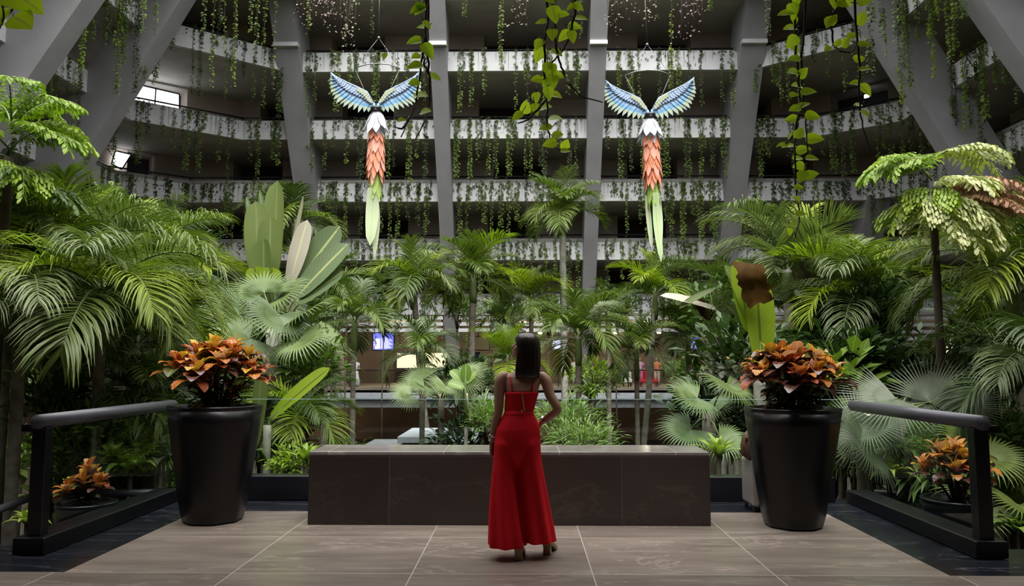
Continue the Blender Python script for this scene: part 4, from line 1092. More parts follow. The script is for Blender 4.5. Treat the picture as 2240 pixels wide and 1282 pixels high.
# ------------------------------------------------------------------ planters and crotons
def planter(px_l, px_r, y_rim, y_base, bl, br, Y, label):
    cx = (atY((bl+br)/2, y_base, Y)).x
    top = (atY(px_r, y_rim, Y).x - atY(px_l, y_rim, Y).x)/2
    bot = (atY(br, y_base, Y).x - atY(bl, y_base, Y).x)/2
    h = atY(px_l, y_rim, Y).z
    t = thing('planter', label, 'planter', (cx, Y, 0))
    def ring(r, z, n=40, dx=0.0):
        out = []
        for i in range(n):
            a = 2*PI*i/n; c, s_ = math.cos(a), math.sin(a)
            q8 = (a+PI/8) % (PI/4) - PI/8
            k = 0.86*math.cos(PI/8)/math.cos(q8)*1.04 + 0.14     # softly faceted section
            out.append(V((c*k*r+dx, s_*k*r, z)))
        return out
    dx = (atY(px_l, y_rim, Y).x + atY(px_r, y_rim, Y).x)/2 - cx
    secs = [ring(bot*0.9, 0.0), ring(bot*0.97, 0.02)]
    for i in range(9):
        u = (i+1)/9
        secs.append(ring(bot+(top-bot)*(u**0.92), 0.02+(h-0.06)*u, dx=dx*u))
    b = MB(); b.loft(secs); b.build('body', M['pot'], t)
    b = MB(); b.loft([ring(top*0.99, h-0.045, dx=dx), ring(top*1.01, h-0.01, dx=dx), ring(top*1.0, h, dx=dx), ring(top*0.9, h, dx=dx), ring(top*0.88, h-0.05, dx=dx)], cap=False)
    b.build('rim', M['metal'], t)
    b = MB(); b.loft([ring(top*0.88, h-0.07, dx=dx), ring(top*0.5, h-0.05, dx=dx)]); b.build('soil', M['soil'], t)
    return V((cx+dx, Y, h-0.05)), top

def croton(base, w, h, label, nros=15, dens=13, ll=0.2, warm=1.0, low=60, tilt=0):
    t = thing('croton_plant', label, 'plant', base)
    mbs = {k: MB() for k in ('c_orange', 'c_gold', 'c_red', 'c_maroon', 'c_yellow', 'c_green', 'c_peach')}
    st = MB()
    def put(k, p, d, l, wd, up, droop):
        sp = [p]; dd = d.normalized()
        for j in range(6):
            sp.append(sp[-1]+dd*l/6); dd = (dd+V((0, 0, -1))*droop*(0.08+0.07*j)).normalized()
        mbs[k].blade(sp, [wd*0.12, wd*0.58, wd*0.95, wd*1.0, wd*0.95, wd*0.72, wd*0.14], up, R(0.1, 0.35), 0, 0.05)
    for i in range(nros):
        a = i*2.39996; r = (i/nros)**0.55
        c = V((math.cos(a)*r*w*0.40, math.sin(a)*r*w*0.36, h*(0.93-0.36*r*r)+R(-0.05, 0.05)))
        st.tube([V((c.x*0.12, c.y*0.12, 0)), V((c.x*0.5, c.y*0.5, c.z*0.5)), c], [0.014, 0.011, 0.007], 5)
        for j in range(dens):
            u = j/dens
            b = j*2.4+R(-.3, .3)
            e = 1.25-1.25*u+R(-.2, .2)
            out = V((c.x, c.y, 0))*0.9
            d = V((math.cos(b)*math.cos(e), math.sin(b)*math.cos(e), math.sin(e))) + out*(1.2 if u > 0.3 else 0.6)
            l = ll*R(0.75, 1.15)*(0.72+0.4*u)
            if u < 0.28: k = random.choice(['c_gold', 'c_orange', 'c_orange', 'c_peach', 'c_yellow' if R(0, 1) < 0.5 else 'c_orange'])
            elif u < 0.55: k = random.choice(['c_orange', 'c_red', 'c_orange', 'c_gold', 'c_maroon', 'c_maroon'])
            else: k = random.choice(['c_maroon', 'c_maroon', 'c_maroon', 'c_red', 'c_green', 'c_orange'])
            put(k, c - V((0, 0, 0.10*u)), d, l, l*R(0.25, 0.34), V((0, 0, 1)) + d*0.1, R(0.5, 1.6))
    for i in range(low):
        a = R(0, 6.28); r = R(0.15, 0.33)*w; z = R(0.02, 0.5)*h
        d = V((math.cos(a), math.sin(a), R(-0.5, 0.6)))
        k = random.choice(['c_green', 'c_green', 'c_green', 'c_maroon', 'c_maroon', 'c_gold' if R(0, 1) < 0.3 else 'c_green'])
        put(k, V((math.cos(a)*r*0.5, math.sin(a)*r*0.5, z)), d, ll*R(0.5, 0.85), ll*R(0.12, 0.18), V((0, 0, 1)), R(0.2, 1.2))
    names = {'c_orange': 'orange_leaves', 'c_gold': 'golden_leaves', 'c_red': 'red_leaves', 'c_maroon': 'maroon_leaves', 'c_yellow': 'yellow_leaves', 'c_green': 'green_leaves', 'c_peach': 'peach_leaves'}
    for k, mb in mbs.items():
        if mb.f:
            o = mb.build(names[k], L[k], t); o['label'] = names[k].replace('_', ' ') + ' of the croton'
    st.build('stems', M['twig'], t)
    return t
b, r = planter(376, 569, 886, 1133, 402, 530, 7.25, 'tall black tapering planter left of the bench')
croton(b, 1.06, 0.62, 'orange and maroon croton with a yellow tuft on top, in the left black planter', 17, 14, 0.215, low=120)
b, r = planter(1632, 1833, 891, 1140, 1672, 1798, 7.1, 'tall black tapering planter right of the bench, hiding a suitcase')
croton(b, 1.08, 0.58, 'bright orange broad croton in the right black planter', 17, 14, 0.225, low=130)
# pots on the stair landings
def small_pot(px, py, Y, r, z0, label, pl):
    c = atY(px, py, Y)
    t = thing('planter', label, 'planter', (c.x, Y, z0))
    h = c.z - z0
    def ring(q, z, n=28): return [V((math.cos(2*PI*i/n)*q, math.sin(2*PI*i/n)*q, z)) for i in range(n)]
    b = MB(); b.loft([ring(r*0.68, 0), ring(r*0.7, 0.02), ring(r*0.97, h*0.9), ring(r, h*0.98)]); b.build('body', M['pot'], t)
    b = MB(); b.loft([ring(r, h*0.96), ring(r*1.04, h*0.98), ring(r*1.03, h), ring(r*0.9, h), ring(r*0.88, h-0.06)], cap=False); b.build('rim', M['metal'], t)
    b = MB(); b.loft([ring(r*0.9, h-0.06), ring(r*0.5, h-0.04)]); b.build('soil', M['soil'], t)
    return V((c.x, Y, c.z-0.04))
b = small_pot(190, 1098, 7.3, 0.26, -0.8, 'low black pot seen through the left side glass', 0)
croton(b, 0.56, 0.34, 'small orange and green croton in the low pot behind the left side glass', 8, 10, 0.16, low=40)
b = small_pot(2092, 1090, 7.35, 0.3, -0.8, 'low black pot behind the right railing post', 0)
croton(b, 0.72, 0.55, 'amber croton in the low pot behind the right railing post', 11, 11, 0.19, low=40)

# luggage behind the right planter
sm = plain('silver_case', (0.36, 0.33, 0.32), 0.35, metal=0.3, noise=0.1)
bm = plain('brown_leather', (0.09, 0.045, 0.028), 0.5, noise=0.4, scale=18)
q = atY(1662, 1104, 7.86)
t = thing('suitcase', 'silver wheeled suitcase half hidden behind the right planter', 'suitcase', (q.x-0.03, 7.86, 0))
b = MB(); b.box((0, 0, 0.29), (0.20, 0.36, 0.46)); bevel(b.build('shell', sm, t, False), 0.03, 3)
b = MB(); b.box((-0.02, 0, 0.29), (0.025, 0.37, 0.47)); bevel(b.build('zip_band', M['rail'], t, False), 0.008)
for sx in (-0.07, 0.07):
    for sy in (-0.13, 0.13):
        b = MB(); b.tube([(sx-0.012, sy, 0.028), (sx+0.012, sy, 0.028)], 0.028, 12); o = b.build('wheel', M['rail'], t)
        c = MB(); c.box((sx, sy, 0.055), (0.03, 0.03, 0.03)); c.build('wheel_fork', M['rail'], o, False)
b = MB(); b.tube([(0.0, -0.1, 0.52), (0.0, -0.1, 0.86), (0.0, 0.1, 0.86), (0.0, 0.1, 0.52)], 0.009, 8); b.build('pull_handle', M['rail'], t)
t = thing('travel_bag', 'brown leather bag standing on the silver suitcase', 'bag', (q.x-0.06, 7.8, 0.521))
b = MB(); b.loft([[V((math.cos(a)*w_, math.sin(a)*w_*1.2, z)) for a in [2*PI*i/20 for i in range(20)]] for w_, z in ((0.09, 0), (0.125, 0.03), (0.13, 0.12), (0.11, 0.22), (0.07, 0.27))]); b.build('body', bm, t)
b = MB(); b.tube([(0, -0.09, 0.22), (0, -0.07, 0.32), (0, 0.07, 0.32), (0, 0.09, 0.22)], 0.011, 7); b.build('handle', bm, t)
b = MB(); b.box((-0.1, -0.08, 0.2), (0.03, 0.03, 0.03)); b.build('buckle', plain('brass', (0.6, 0.45, 0.2), 0.3, metal=0.9), t, False)

# ------------------------------------------------------------------ hanging paper birds
f_wing = None
def wing_mat(name):
    m, nt, b = nmat(name)
    uv = N(nt, 'ShaderNodeUVMap'); uv.uv_map = 'UVMap'
    sp = N(nt, 'ShaderNodeSeparateXYZ'); nt.links.new(uv.outputs[0], sp.inputs[0])
    geo = N(nt, 'ShaderNodeNewGeometry')
    col = ramp(nt, sp.outputs[1], [(0.0, (0.26, 0.40, 0.62)), (0.45, (0.32, 0.46, 0.66)), (0.60, (0.12, 0.32, 0.58)), (0.66, (0.28, 0.48, 0.56)), (0.72, (0.46, 0.50, 0.34)), (1.0, (0.46, 0.54, 0.42))])
    ab = N(nt, 'ShaderNodeMath', operation='SUBTRACT'); nt.links.new(sp.outputs[0], ab.inputs[0]); ab.inputs[1].default_value = 0.5
    a2 = N(nt, 'ShaderNodeMath', operation='ABSOLUTE'); nt.links.new(ab.outputs[0], a2.inputs[0])
    mr = N(nt, 'ShaderNodeMapRange'); nt.links.new(a2.outputs[0], mr.inputs[0]); mr.inputs[1].default_value = 0.3; mr.inputs[2].default_value = 0.5; mr.inputs[4].default_value = 0.75
    mx = N(nt, 'ShaderNodeMixRGB'); nt.links.new(mr.outputs[0], mx.inputs[0]); nt.links.new(col, mx.inputs[1]); mx.inputs[2].default_value = (0.10, 0.28, 0.46, 1)
    nt.links.new(mx.outputs[0], b.inputs['Base Color']); b.inputs['Roughness'].default_value = 0.75
    return m
M['wing'] = wing_mat('painted_wing_paper')
M['cov'] = leaf('painted_covert_paper', (0.38, 0.46, 0.62), (0.48, 0.55, 0.68), 0.8, 0.15, stripes=((0.22, 0.36, 0.58), 60))
M['scap'] = leaf('cream_green_paper', (0.36, 0.38, 0.22), (0.48, 0.48, 0.33), 0.8, 0.15, stripes=((0.3, 0.4, 0.3), 50))
M['wfe'] = leaf('white_paper', (0.40, 0.42, 0.47), (0.54, 0.54, 0.58), 0.8, 0.2, rib=(0.5, 0.52, 0.6), stripes=((0.6, 0.62, 0.7), 60))
M['ofe'] = leaf('orange_paper', (0.74, 0.22, 0.07), (0.85, 0.40, 0.28), 0.8, 0.2, stripes=((0.72, 0.30, 0.18), 80), rib=(0.72, 0.2, 0.08))
M['pfe'] = leaf('coral_paper', (0.80, 0.32, 0.22), (0.86, 0.50, 0.42), 0.8, 0.2, stripes=((0.78, 0.36, 0.27), 90), rib=(0.85, 0.4, 0.3))
M['gfe'] = leaf('lime_paper', (0.30, 0.46, 0.06), (0.46, 0.60, 0.16), 0.8, 0.2, stripes=((0.36, 0.52, 0.14), 60))
M['tfe'] = leaf('pale_green_paper', (0.46, 0.62, 0.36), (0.60, 0.72, 0.50), 0.8, 0.2, rib=(0.42, 0.66, 0.28), stripes=((0.66, 0.58, 0.46), 120))
M['sfe'] = leaf('green_striped_paper', (0.34, 0.58, 0.22), (0.50, 0.70, 0.36), 0.8, 0.2, rib=(0.66, 0.42, 0.22), stripes=((0.55, 0.68, 0.45), 140))
M['wire'] = plain('steel_wire', (0.25, 0.25, 0.25), 0.4, metal=0.8)
def lerp_poly(pts, t):
    f = t*(len(pts)-1); i = min(int(f), len(pts)-2); u = f-i
    return (pts[i][0]+(pts[i+1][0]-pts[i][0])*u, pts[i][1]+(pts[i+1][1]-pts[i][1])*u)
LEAD = [(-9, -12), (-22, -33), (-42, -43), (-65, -53), (-83, -62), (-93, -68)]
TRAIL = [(-8, 6), (-22, 12), (-40, 9), (-58, 3), (-74, -3), (-84, -10), (-93, -22), (-97, -33), (-99, -45), (-97, -60), (-95, -66)]
def bird(hx, hy, Y, label, tailkind, rot=0.0, seed=1):
    rnd = random.Random(seed); r_ = rnd.uniform
    o = atY(hx, hy, Y)
    t = thing('hanging_paper_bird', label, 'sculpture', o)
    t.rotation_euler = (0, rot, 0)
    s = (atY(hx+1, hy, Y)-o).x
    P = lambda x, y, d=0.0: V((x*s, d, -y*s))
    for sg in (-1, 1):
        w = MB(); cv = MB(); sc_ = MB()
        n = 17
        for i in range(n):
            u = i/(n-1)
            a = lerp_poly(LEAD, min(1, u*0.98)); e = lerp_poly(TRAIL, u)
            l = math.hypot(e[0]-a[0], e[1]-a[1])
            dep = -0.16*u*u + 0.004*(i % 2)
            wd = (7.0 if u < 0.8 else 5.4)*s
            pa, pe = P(-sg*a[0]*1.0, a[1], dep), P(-sg*e[0], e[1], dep-0.05)
            k = 7
            sp = [pa.lerp(pe, j/k) + V((0, -0.03*math.sin(PI*j/k), 0)) for j in range(k+1)]
            wd *= r_(0.9, 1.08); pe2 = pa.lerp(pe, r_(1.0, 1.09)); sp = [pa.lerp(pe2, j/k) + V((0, -0.03*math.sin(PI*j/k), 0)) for j in range(k+1)]
            w.blade(sp, [wd*0.5, wd*0.8, wd*1.0, wd*1.05, wd*0.95, wd*0.74, wd*0.46, wd*0.04], V((0, -1, 0)), 0.10)
        for row, (fr, m_) in enumerate(((0.66, cv), (0.36, cv))):
            for i in range(20):
                u = 0.02+0.93*i/19
                a = lerp_poly(LEAD, u); e = lerp_poly(TRAIL, u)
                a = (a[0]*1.0, a[1])
                e2 = (a[0]+(e[0]-a[0])*fr, a[1]+(e[1]-a[1])*fr)
                dep = -0.16*u*u-0.035-0.03*row+0.003*(i % 2)
                wd = 4.6*s
                pa, pe = P(-sg*a[0], a[1], dep), P(-sg*e2[0], e2[1], dep-0.02)
                sp = [pa.lerp(pe, j/4) for j in range(5)]
                m_.blade(sp, [wd*0.6, wd*0.9, wd, wd*0.8, wd*0.1], V((0, -1, 0)), 0.10)
        for i in range(7):
            u = 0.04+0.30*i/6
            a = lerp_poly(LEAD, u); e = lerp_poly(TRAIL, u); fr = 0.34*(1-0.5*i/6)
            e2 = (a[0]+(e[0]-a[0])*fr, a[1]+(e[1]-a[1])*fr)
            pa, pe = P(-sg*a[0], a[1], -0.10), P(-sg*e2[0], e2[1], -0.11)
            sp = [pa.lerp(pe, j/4) for j in range(5)]
            sc_.blade(sp, [3*s, 3.6*s, 3.6*s, 3*s, 0.4*s], V((0, -1, 0)), 0.1)
        wo = w.build('wing', M['wing'], t)
        x = cv.build('covert_feathers', M['cov'], wo); x['label'] = 'light blue covert feathers'
        x = sc_.build('shoulder_feathers', M['scap'], wo); x['label'] = 'cream-green shoulder feathers'
        am = MB(); am.tube([P(-sg*x0, y0, -0.05-0.16*(i/5)**2) for i, (x0, y0) in enumerate(LEAD)], [0.03, 0.028, 0.024, 0.02, 0.015, 0.008], 8); am.build('wing_arm', M['cov'], wo)
    b = MB()
    b.tube([P(-12, 0, 0.02), P(-6, 3, -0.1), P(6, 3, -0.1), P(12, 0, 0.02)], 0.035, 10); b.tube([P(-11, 6, 0.0), P(0, 8, -0.11), P(11, 6, 0.0)], 0.028, 8)
    b.build('harness', M['rail'], t)
    # body core hidden by feathers
    b = MB(); b.tube([P(0, 6), P(0, 60), P(0, 120), P(0, 190)], [0.07, 0.13, 0.12, 0.06], 10); b.build('body', M['ofe'], t)
    def petals(name, mat, rows, lab):
        m_ = MB()
        for (y, n, rad, l, wd, flare, j0) in rows:
            for i in range(n):
                a = 2*PI*(i+j0)/n + r_(-.12, .12)
                d = V((math.cos(a), math.sin(a), 0))
                p = P(0, y) + d*rad*0.75*s
                ln = l*s*r_(0.88, 1.12)
                sp = [p + d*(flare*s*(k/5)**0.7*(1.15 if k == 5 else 1)) + V((0, 0, -ln*k/5)) for k in range(6)]
                m_.blade(sp, [wd*s*0.45, wd*s*0.8, wd*s, wd*s*0.95, wd*s*0.65, wd*s*0.06], d, -0.12, 0, 0.04)
        x = m_.build(name, mat, t); x['label'] = lab
    petals('white_feathers', M['wfe'], [(8, 9, 9, 50, 10, 22, 0), (10, 7, 7, 58, 9.5, 13, 0.5)], 'white drooping neck feathers')
    petals('orange_feathers', M['ofe'], [(40, 9, 15, 40, 7, 9, 0.2), (78, 9, 16, 50, 7, 9, 0.5), (112, 8, 14, 52, 6.5, 10, 0.1), (54, 7, 16, 56, 6, 8, 0.1), (96, 6, 17, 50, 6, 9, 0.8)], 'orange body feathers')
    petals('coral_feathers', M['pfe'], [(60, 8, 16, 50, 7.5, 9, 0.0), (92, 8, 16, 52, 7, 10, 0.3), (126, 5, 13, 46, 6, 8, 0.6)], 'coral pink body feathers')
    petals('lime_feathers', M['gfe'], [(140, 8, 11, 62, 7.5, 6, 0), (158, 6, 9, 52, 6, 6, 0.4), (70, 3, 20, 70, 5, 2, 0.8)], 'lime green feathers above the tail')
    tl = MB()
    def ribbon(mb, x0, y0, x1, y1, wd, d, curl):
        n = 14; sp = []; ws = []
        for i in range(n+1):
            u = i/n
            sp.append(P(x0+(x1-x0)*u + curl*math.sin(u*4.2), y0+(y1-y0)*u, d+0.03*math.sin(u*5)))
            ws.append(wd*s*(0.7+0.3*math.sin(PI*min(1, u*1.2)))*(1 if u < 0.85 else max(0.05, (1-u)/0.15)))
        mb.blade(sp, ws, V((0.15, -1, 0)), 0.08)
    if tailkind == 0:
        ribbon(tl, -4, 180, -5, 306, 14, -0.12, 1.0)
        ribbon(tl, 0, 190, 4, 330, 7, -0.02, 2.5)
        tl.build('tail', M['tfe'], t)
    else:
        ribbon(tl, -14, 180, -9, 300, 6, 0.02, 0.5)
        ribbon(tl, 8, 178, 9, 300, 8, -0.02, 1.5)
        tl.build('tail', M['tfe'], t)
        t2 = MB(); ribbon(t2, 3, 178, 5, 330, 8.5, -0.13, -1.5); x = t2.build('tail_streamer', M['sfe'], t); x['label'] = 'green streamer with an orange rib'
    hb = MB()
    up = [(-50, -90), (-25, -98), (0, -100), (25, -98), (50, -88)]
    hb.tube([P(x, y) for x, y in up], 0.011, 7); hb.build('hanger_bar', M['wire'], t)
    for (x0, y0), (x1, y1) in (((-50, -90), (-10, 0)), ((50, -88), (10, 0)), ((-50, -90), (2, -158)), ((50, -88), (2, -158)), ((2, -158), (2, -300))):
        hw = MB(); hw.tube([P(x0, y0), P(x1, y1)], 0.0035, 5); hw.build('wire', M['wire'], t)
    sh = MB(); sh.ball(P(2, -158), 0.03, 8, 5); sh.build('shackle', M['wire'], t)
    return t
bird(824, 236, 14, 'hanging paper bird with a single broad pale green tail', 0, 0.0, 3)
bird(1421, 250, 14, 'hanging paper bird with split green tail streamers', 1, -0.03, 8)

# ------------------------------------------------------------------ pothos trailing from the ledge
def pothos(label, stems, Y, leafspec, ll=0.115, seed=2, name='pothos_vine'):
    """stems: pixel polylines; leafspec: (px, py, aim dx, aim dy, size)"""
    rnd = random.Random(seed); r_ = rnd.uniform
    first = atY(stems[0][0][0], stems[0][0][1], Y)
    t = thing(name, label, 'vine', first)
    st = MB(); lf = MB()
    for k, s in enumerate(stems):
        pts = [atY(x, y, Y + 0.06*math.sin(i*1.9+k)) - first for i, (x, y) in enumerate(s)]
        dense = []
        for a, b in zip(pts, pts[1:]):
            for j in range(4): dense.append(a.lerp(b, j/4) + V((r_(-.006, .006), r_(-.006, .006), 0)))
        dense.append(pts[-1])
        st.tube(dense, [0.010-0.006*i/len(dense) for i in range(len(dense))], 6)
    for (x, y, dx, dy, sz) in leafspec:
        p = atY(x, y, Y + r_(-.12, .08)) - first
        d = V((dx, r_(-0.5, 0.1), -dy)).normalized()
        up = V((r_(-.3, .3), -1, r_(0.2, 0.9)))
        base = p - d*(ll*sz*0.5)
        heart(lf, base, d, up, ll*sz*r_(0.9, 1.1), 0, r_(0.1, 0.35))
        st.tube([base, base - d*0.03 + V((0, 0.02, 0.03))], 0.003, 4)
    st.build('stem', M['twig'], t)
    lf.build('leaves', L['pothos'], t)
    return t
pothos('pothos vine with a pair of bare stems, over the broad-tailed bird', [[(934, -138), (936, 60), (925, 110), (917, 170), (910, 220), (898, 255), (877, 300)], [(932, -138), (931, 70), (937, 140), (942, 200), (936, 240), (925, 275), (909, 305)], [(925, 105), (928, 140), (937, 160)], [(898, 255), (880, 282), (862, 278)]], 5.2,
       [(912, 22, -1, 0.5, 1.1), (920, 15, 0.3, 1, 0.8), (923, 58, -1, 0.1, 0.7), (934, 55, 0.4, 0.5, 0.7), (907, 90, -1, 0.2, 1.0), (935, 110, 0.4, 0.6, 1.0), (910, 123, -0.8, 0.4, 0.6), (908, 145, -1, 0.3, 1.0), (906, 180, -1, 0.3, 0.7), (950, 168, 0.7, 0.3, 0.8), (922, 208, 1, 0.1, 1.0), (931, 244, 0.8, 0, 0.8), (880, 263, 1, 0, 0.65), (841, 122, 0, 1, 0.5), (916, 20, -0.5, 0.8, 1.0)], seed=4)
pothos('long pothos vine with a bare twig reaching the split-tailed bird, right of the middle', [[(1195, -138), (1198, 40), (1192, 90), (1191, 150), (1195, 190), (1197, 240), (1198, 280), (1204, 305), (1225, 328), (1248, 325)], [(1215, -138), (1214, 60), (1217, 105), (1226, 140), (1236, 170), (1245, 185), (1275, 212), (1318, 224)], [(1256, -138), (1257, 30), (1248, 75), (1235, 105), (1205, 140), (1194, 155)], [(1192, 220), (1175, 240), (1155, 262), (1133, 270)]], 5.0,
       [(1182, 48, -1, 0.2, 0.8), (1212, 30, 0.2, 1, 1.1), (1234, 31, 1, 0.1, 0.75), (1208, 75, 0, 1, 0.9), (1249, 15, -0.5, 0.3, 0.7), (1265, 14, 0.6, 0.4, 0.7), (1270, 40, 1, 0.2, 0.85), (1257, 58, 1, 0.2, 0.85), (1235, 77, -0.7, 0.6, 0.85), (1251, 80, 0.2, 1, 0.8), (1179, 96, -0.4, 0.8, 0.8), (1180, 117, -0.4, 0.9, 0.95), (1218, 115, 0.7, 0.5, 0.9), (1198, 150, 0, 1, 0.8), (1210, 149, 0.3, 0.7, 0.65), (1174, 174, -1, 0.1, 0.8), (1192, 178, 0, 1, 0.7), (1210, 178, 0.1, 1, 0.95), (1220, 166, 1, 0.2, 0.9), (1173, 214, 0, 1, 0.75), (1200, 204, 0.1, 1, 0.9), (1217, 209, 1, 0.4, 0.95), (1150, 234, 0, -1, 0.85), (1172, 240, 0.2, 1, 0.85), (1192, 235, 1, -0.1, 0.9), (1132, 253, -0.6, 0.5, 0.75), (1215, 258, 1, 0.1, 0.85), (1193, 279, -1, 0.1, 0.8), (1221, 294, 1, 0, 0.85), (1202, 314, -1, 0.2, 0.9), (1238, 314, 0.4, -1, 0.85), (1238, 330, 1, 0, 0.65), (1203, 0, 0.4, 0.3, 0.8)], seed=5)
pothos('longest pothos vine hanging in two strands on the right, reaching the palms', [[(1738, -138), (1740, 60), (1741, 120), (1748, 180), (1752, 240), (1740, 290), (1738, 350), (1742, 420), (1749, 480), (1740, 520)], [(1762, -138), (1760, 60), (1752, 130), (1756, 190), (1762, 260), (1766, 330), (1764, 395)], [(1748, 200), (1750, 250), (1734, 300), (1712, 320), (1702, 322)]], 5.1,
       [(1718, 30, -1, 0.1, 1.0), (1734, 22, 0.1, 0.6, 0.9), (1726, 62, -1, 0.1, 1.0), (1737, 45, 0.1, 1, 0.7), (1733, 90, -0.6, 0.6, 0.9), (1738, 105, 0.2, 1, 0.8), (1735, 128, -1, 0, 0.9), (1736, 158, -1, 0.1, 0.9), (1757, 158, 0.4, -0.5, 0.8), (1741, 187, -1, 0, 0.95), (1769, 200, 1, 0, 0.95), (1738, 207, 1, 0, 0.65), (1737, 238, -0.8, 0.2, 0.85), (1758, 230, 0.8, -0.3, 0.8), (1732, 262, -1, 0, 0.9), (1779, 254, 1, 0.1, 1.0), (1750, 288, 0.3, -0.6, 0.9), (1730, 298, -0.6, 0.4, 0.7), (1709, 318, -1, 0.1, 0.75), (1728, 319, 1, 0.1, 0.7), (1781, 304, 1, 0, 1.0), (1757, 328, 1, -0.2, 0.85), (1746, 346, 1, 0, 0.75), (1778, 347, 1, 0.1, 0.85), (1746, 363, -1, 0.1, 0.95), (1775, 382, 1, -0.2, 0.85), (1754, 386, -0.4, 0.7, 0.9), (1749, 410, 1, 0, 0.6), (1742, 436, -0.6, -0.4, 0.6), (1751, 468, 1, 0, 0.6), (1735, 492, -1, 0, 0.55), (1728, 507, 0, 1, 0.5), (1742, 2, 0, 1, 0.8)], seed=6)
pothos('pothos vine looping in front of the upper right rib', [[(1868, -138), (1873, 50), (1878, 110), (1880, 180), (1881, 240), (1890, 290), (1905, 330)], [(1856, -138), (1842, -10), (1822, 35), (1818, 60), (1825, 100), (1840, 112), (1862, 115), (1878, 92)], [(1822, 18), (1848, 0), (1856, -60)]], 4.9,
       [(1827, 5, -0.2, 1, 1.0), (1845, 10, 0.5, 0.5, 0.8), (1815, 47, -0.5, 0.8, 0.9), (1822, 43, 0.4, -0.6, 0.7), (1892, 2, 0.8, -0.2, 0.9), (1885, 38, 0.3, -1, 0.95), (1852, 91, 0.3, -0.7, 0.75), (1834, 92, 0.3, -0.8, 0.55), (1812, 107, -0.7, 0.4, 0.65), (1868, 77, 1, -0.2, 0.8), (1890, 97, 1, 0.2, 0.7), (1881, 128, 0.6, -0.2, 0.85), (1892, 151, 1, 0, 0.65), (1871, 182, -1, 0, 0.65), (1893, 197, 0.5, 0.7, 0.95), (1876, 229, -1, 0.1, 0.55), (1893, 250, 0.5, 0.6, 0.75), (1858, 3, 0.2, 1, 0.7)], seed=7)
pothos('pothos sprig with very large leaves in the top left corner', [[(-30, 60), (0, 60), (8, 45), (6, 10), (0, -138)], [(8, 40), (30, 20), (40, -138)]], 5.0,
       [(52, 47, 1, 0.55, 1.15), (50, -5, 1, 0.6, 1.3), (2, 38, 0.1, 1, 0.7), (-4, 12, -0.3, 1, 0.6)], 0.25, seed=9)
# ------------------------------------------------------------------ creepers trailing from the parapets
def strand_mesh(length, dens, ls, spread, mats, sparse=0.0, seed=0):
    rnd = random.Random(seed); r_ = rnd.uniform
    mb = MB()
    pts = [V((0, 0, 0))]
    n = max(5, int(length/0.25))
    for i in range(n): pts.append(pts[-1] + V((r_(-.02, .02), r_(-.012, .012), -length/n)))
    mb.tube(pts, [0.009]*(n)+[0.004], 4, 1)
    for i in range(int(length*dens)):
        u = r_(0, 1); clump = 0.5+0.5*math.sin(u*length*4.3+seed)
        if r_(0, 1) > 0.35+0.65*clump: continue
        p, _ = sample(pts, min(0.999, u))
        a = r_(0, 6.28)
        d = V((math.cos(a), math.sin(a)*0.7, r_(-0.7, 0.15))).normalized()
        c = p + V((math.cos(a)*spread*r_(0, 1), math.sin(a)*spread*0.5*r_(0, 1), 0))
        l = ls*r_(0.7, 1.3)
        up = V((r_(-.5, .5), -0.7, r_(0.2, 1)))
        mb.blade([c, c+d*l*0.5, c+d*l+V((0, 0, -0.2*l))], [l*0.12, l*0.40, l*0.05], up, 0.2)
    return mb.build('hanging_creeper', mats, data_only=True)
ST = {}
for key, mats in (('vine', [L['vine'], M['twig']]), ('dark', [L['vine_dark'], M['twig']]), ('bright', [L['fish'], M['stem']])):
    for ln in (0.9, 1.5, 2.3, 3.2, 4.6, 6.5):
        ST[(key, ln)] = [strand_mesh(ln, d, 0.10, sp, mats, seed=int(ln*10)+i*7) for i, (d, sp) in enumerate(((46, 0.05), (80, 0.11), (26, 0.025), (60, 0.075), (36, 0.04)))]
COUNT = 0
REST = []
rv = random.Random(77)
def hang(p, key, ln, label, group, var=(0, 1, 2, 3, 4)):
    global COUNT
    o = link('hanging_creeper', ST[(key, ln)][rv.choice(var)])
    o.location = p; o.rotation_euler = (0, 0, rv.uniform(-0.6, 0.6)); s = rv.uniform(0.85, 1.15)
    o.scale = (s, s, s)
    tag(o, label, 'creeper', group); COUNT += 1
def place(k, i, p):
    seg = segname(p, i)
    return 'creeper strand trailing over the %s parapet %s' % (LEV[k], seg), 'creepers on the %s parapet %s' % (LEV[k], seg)
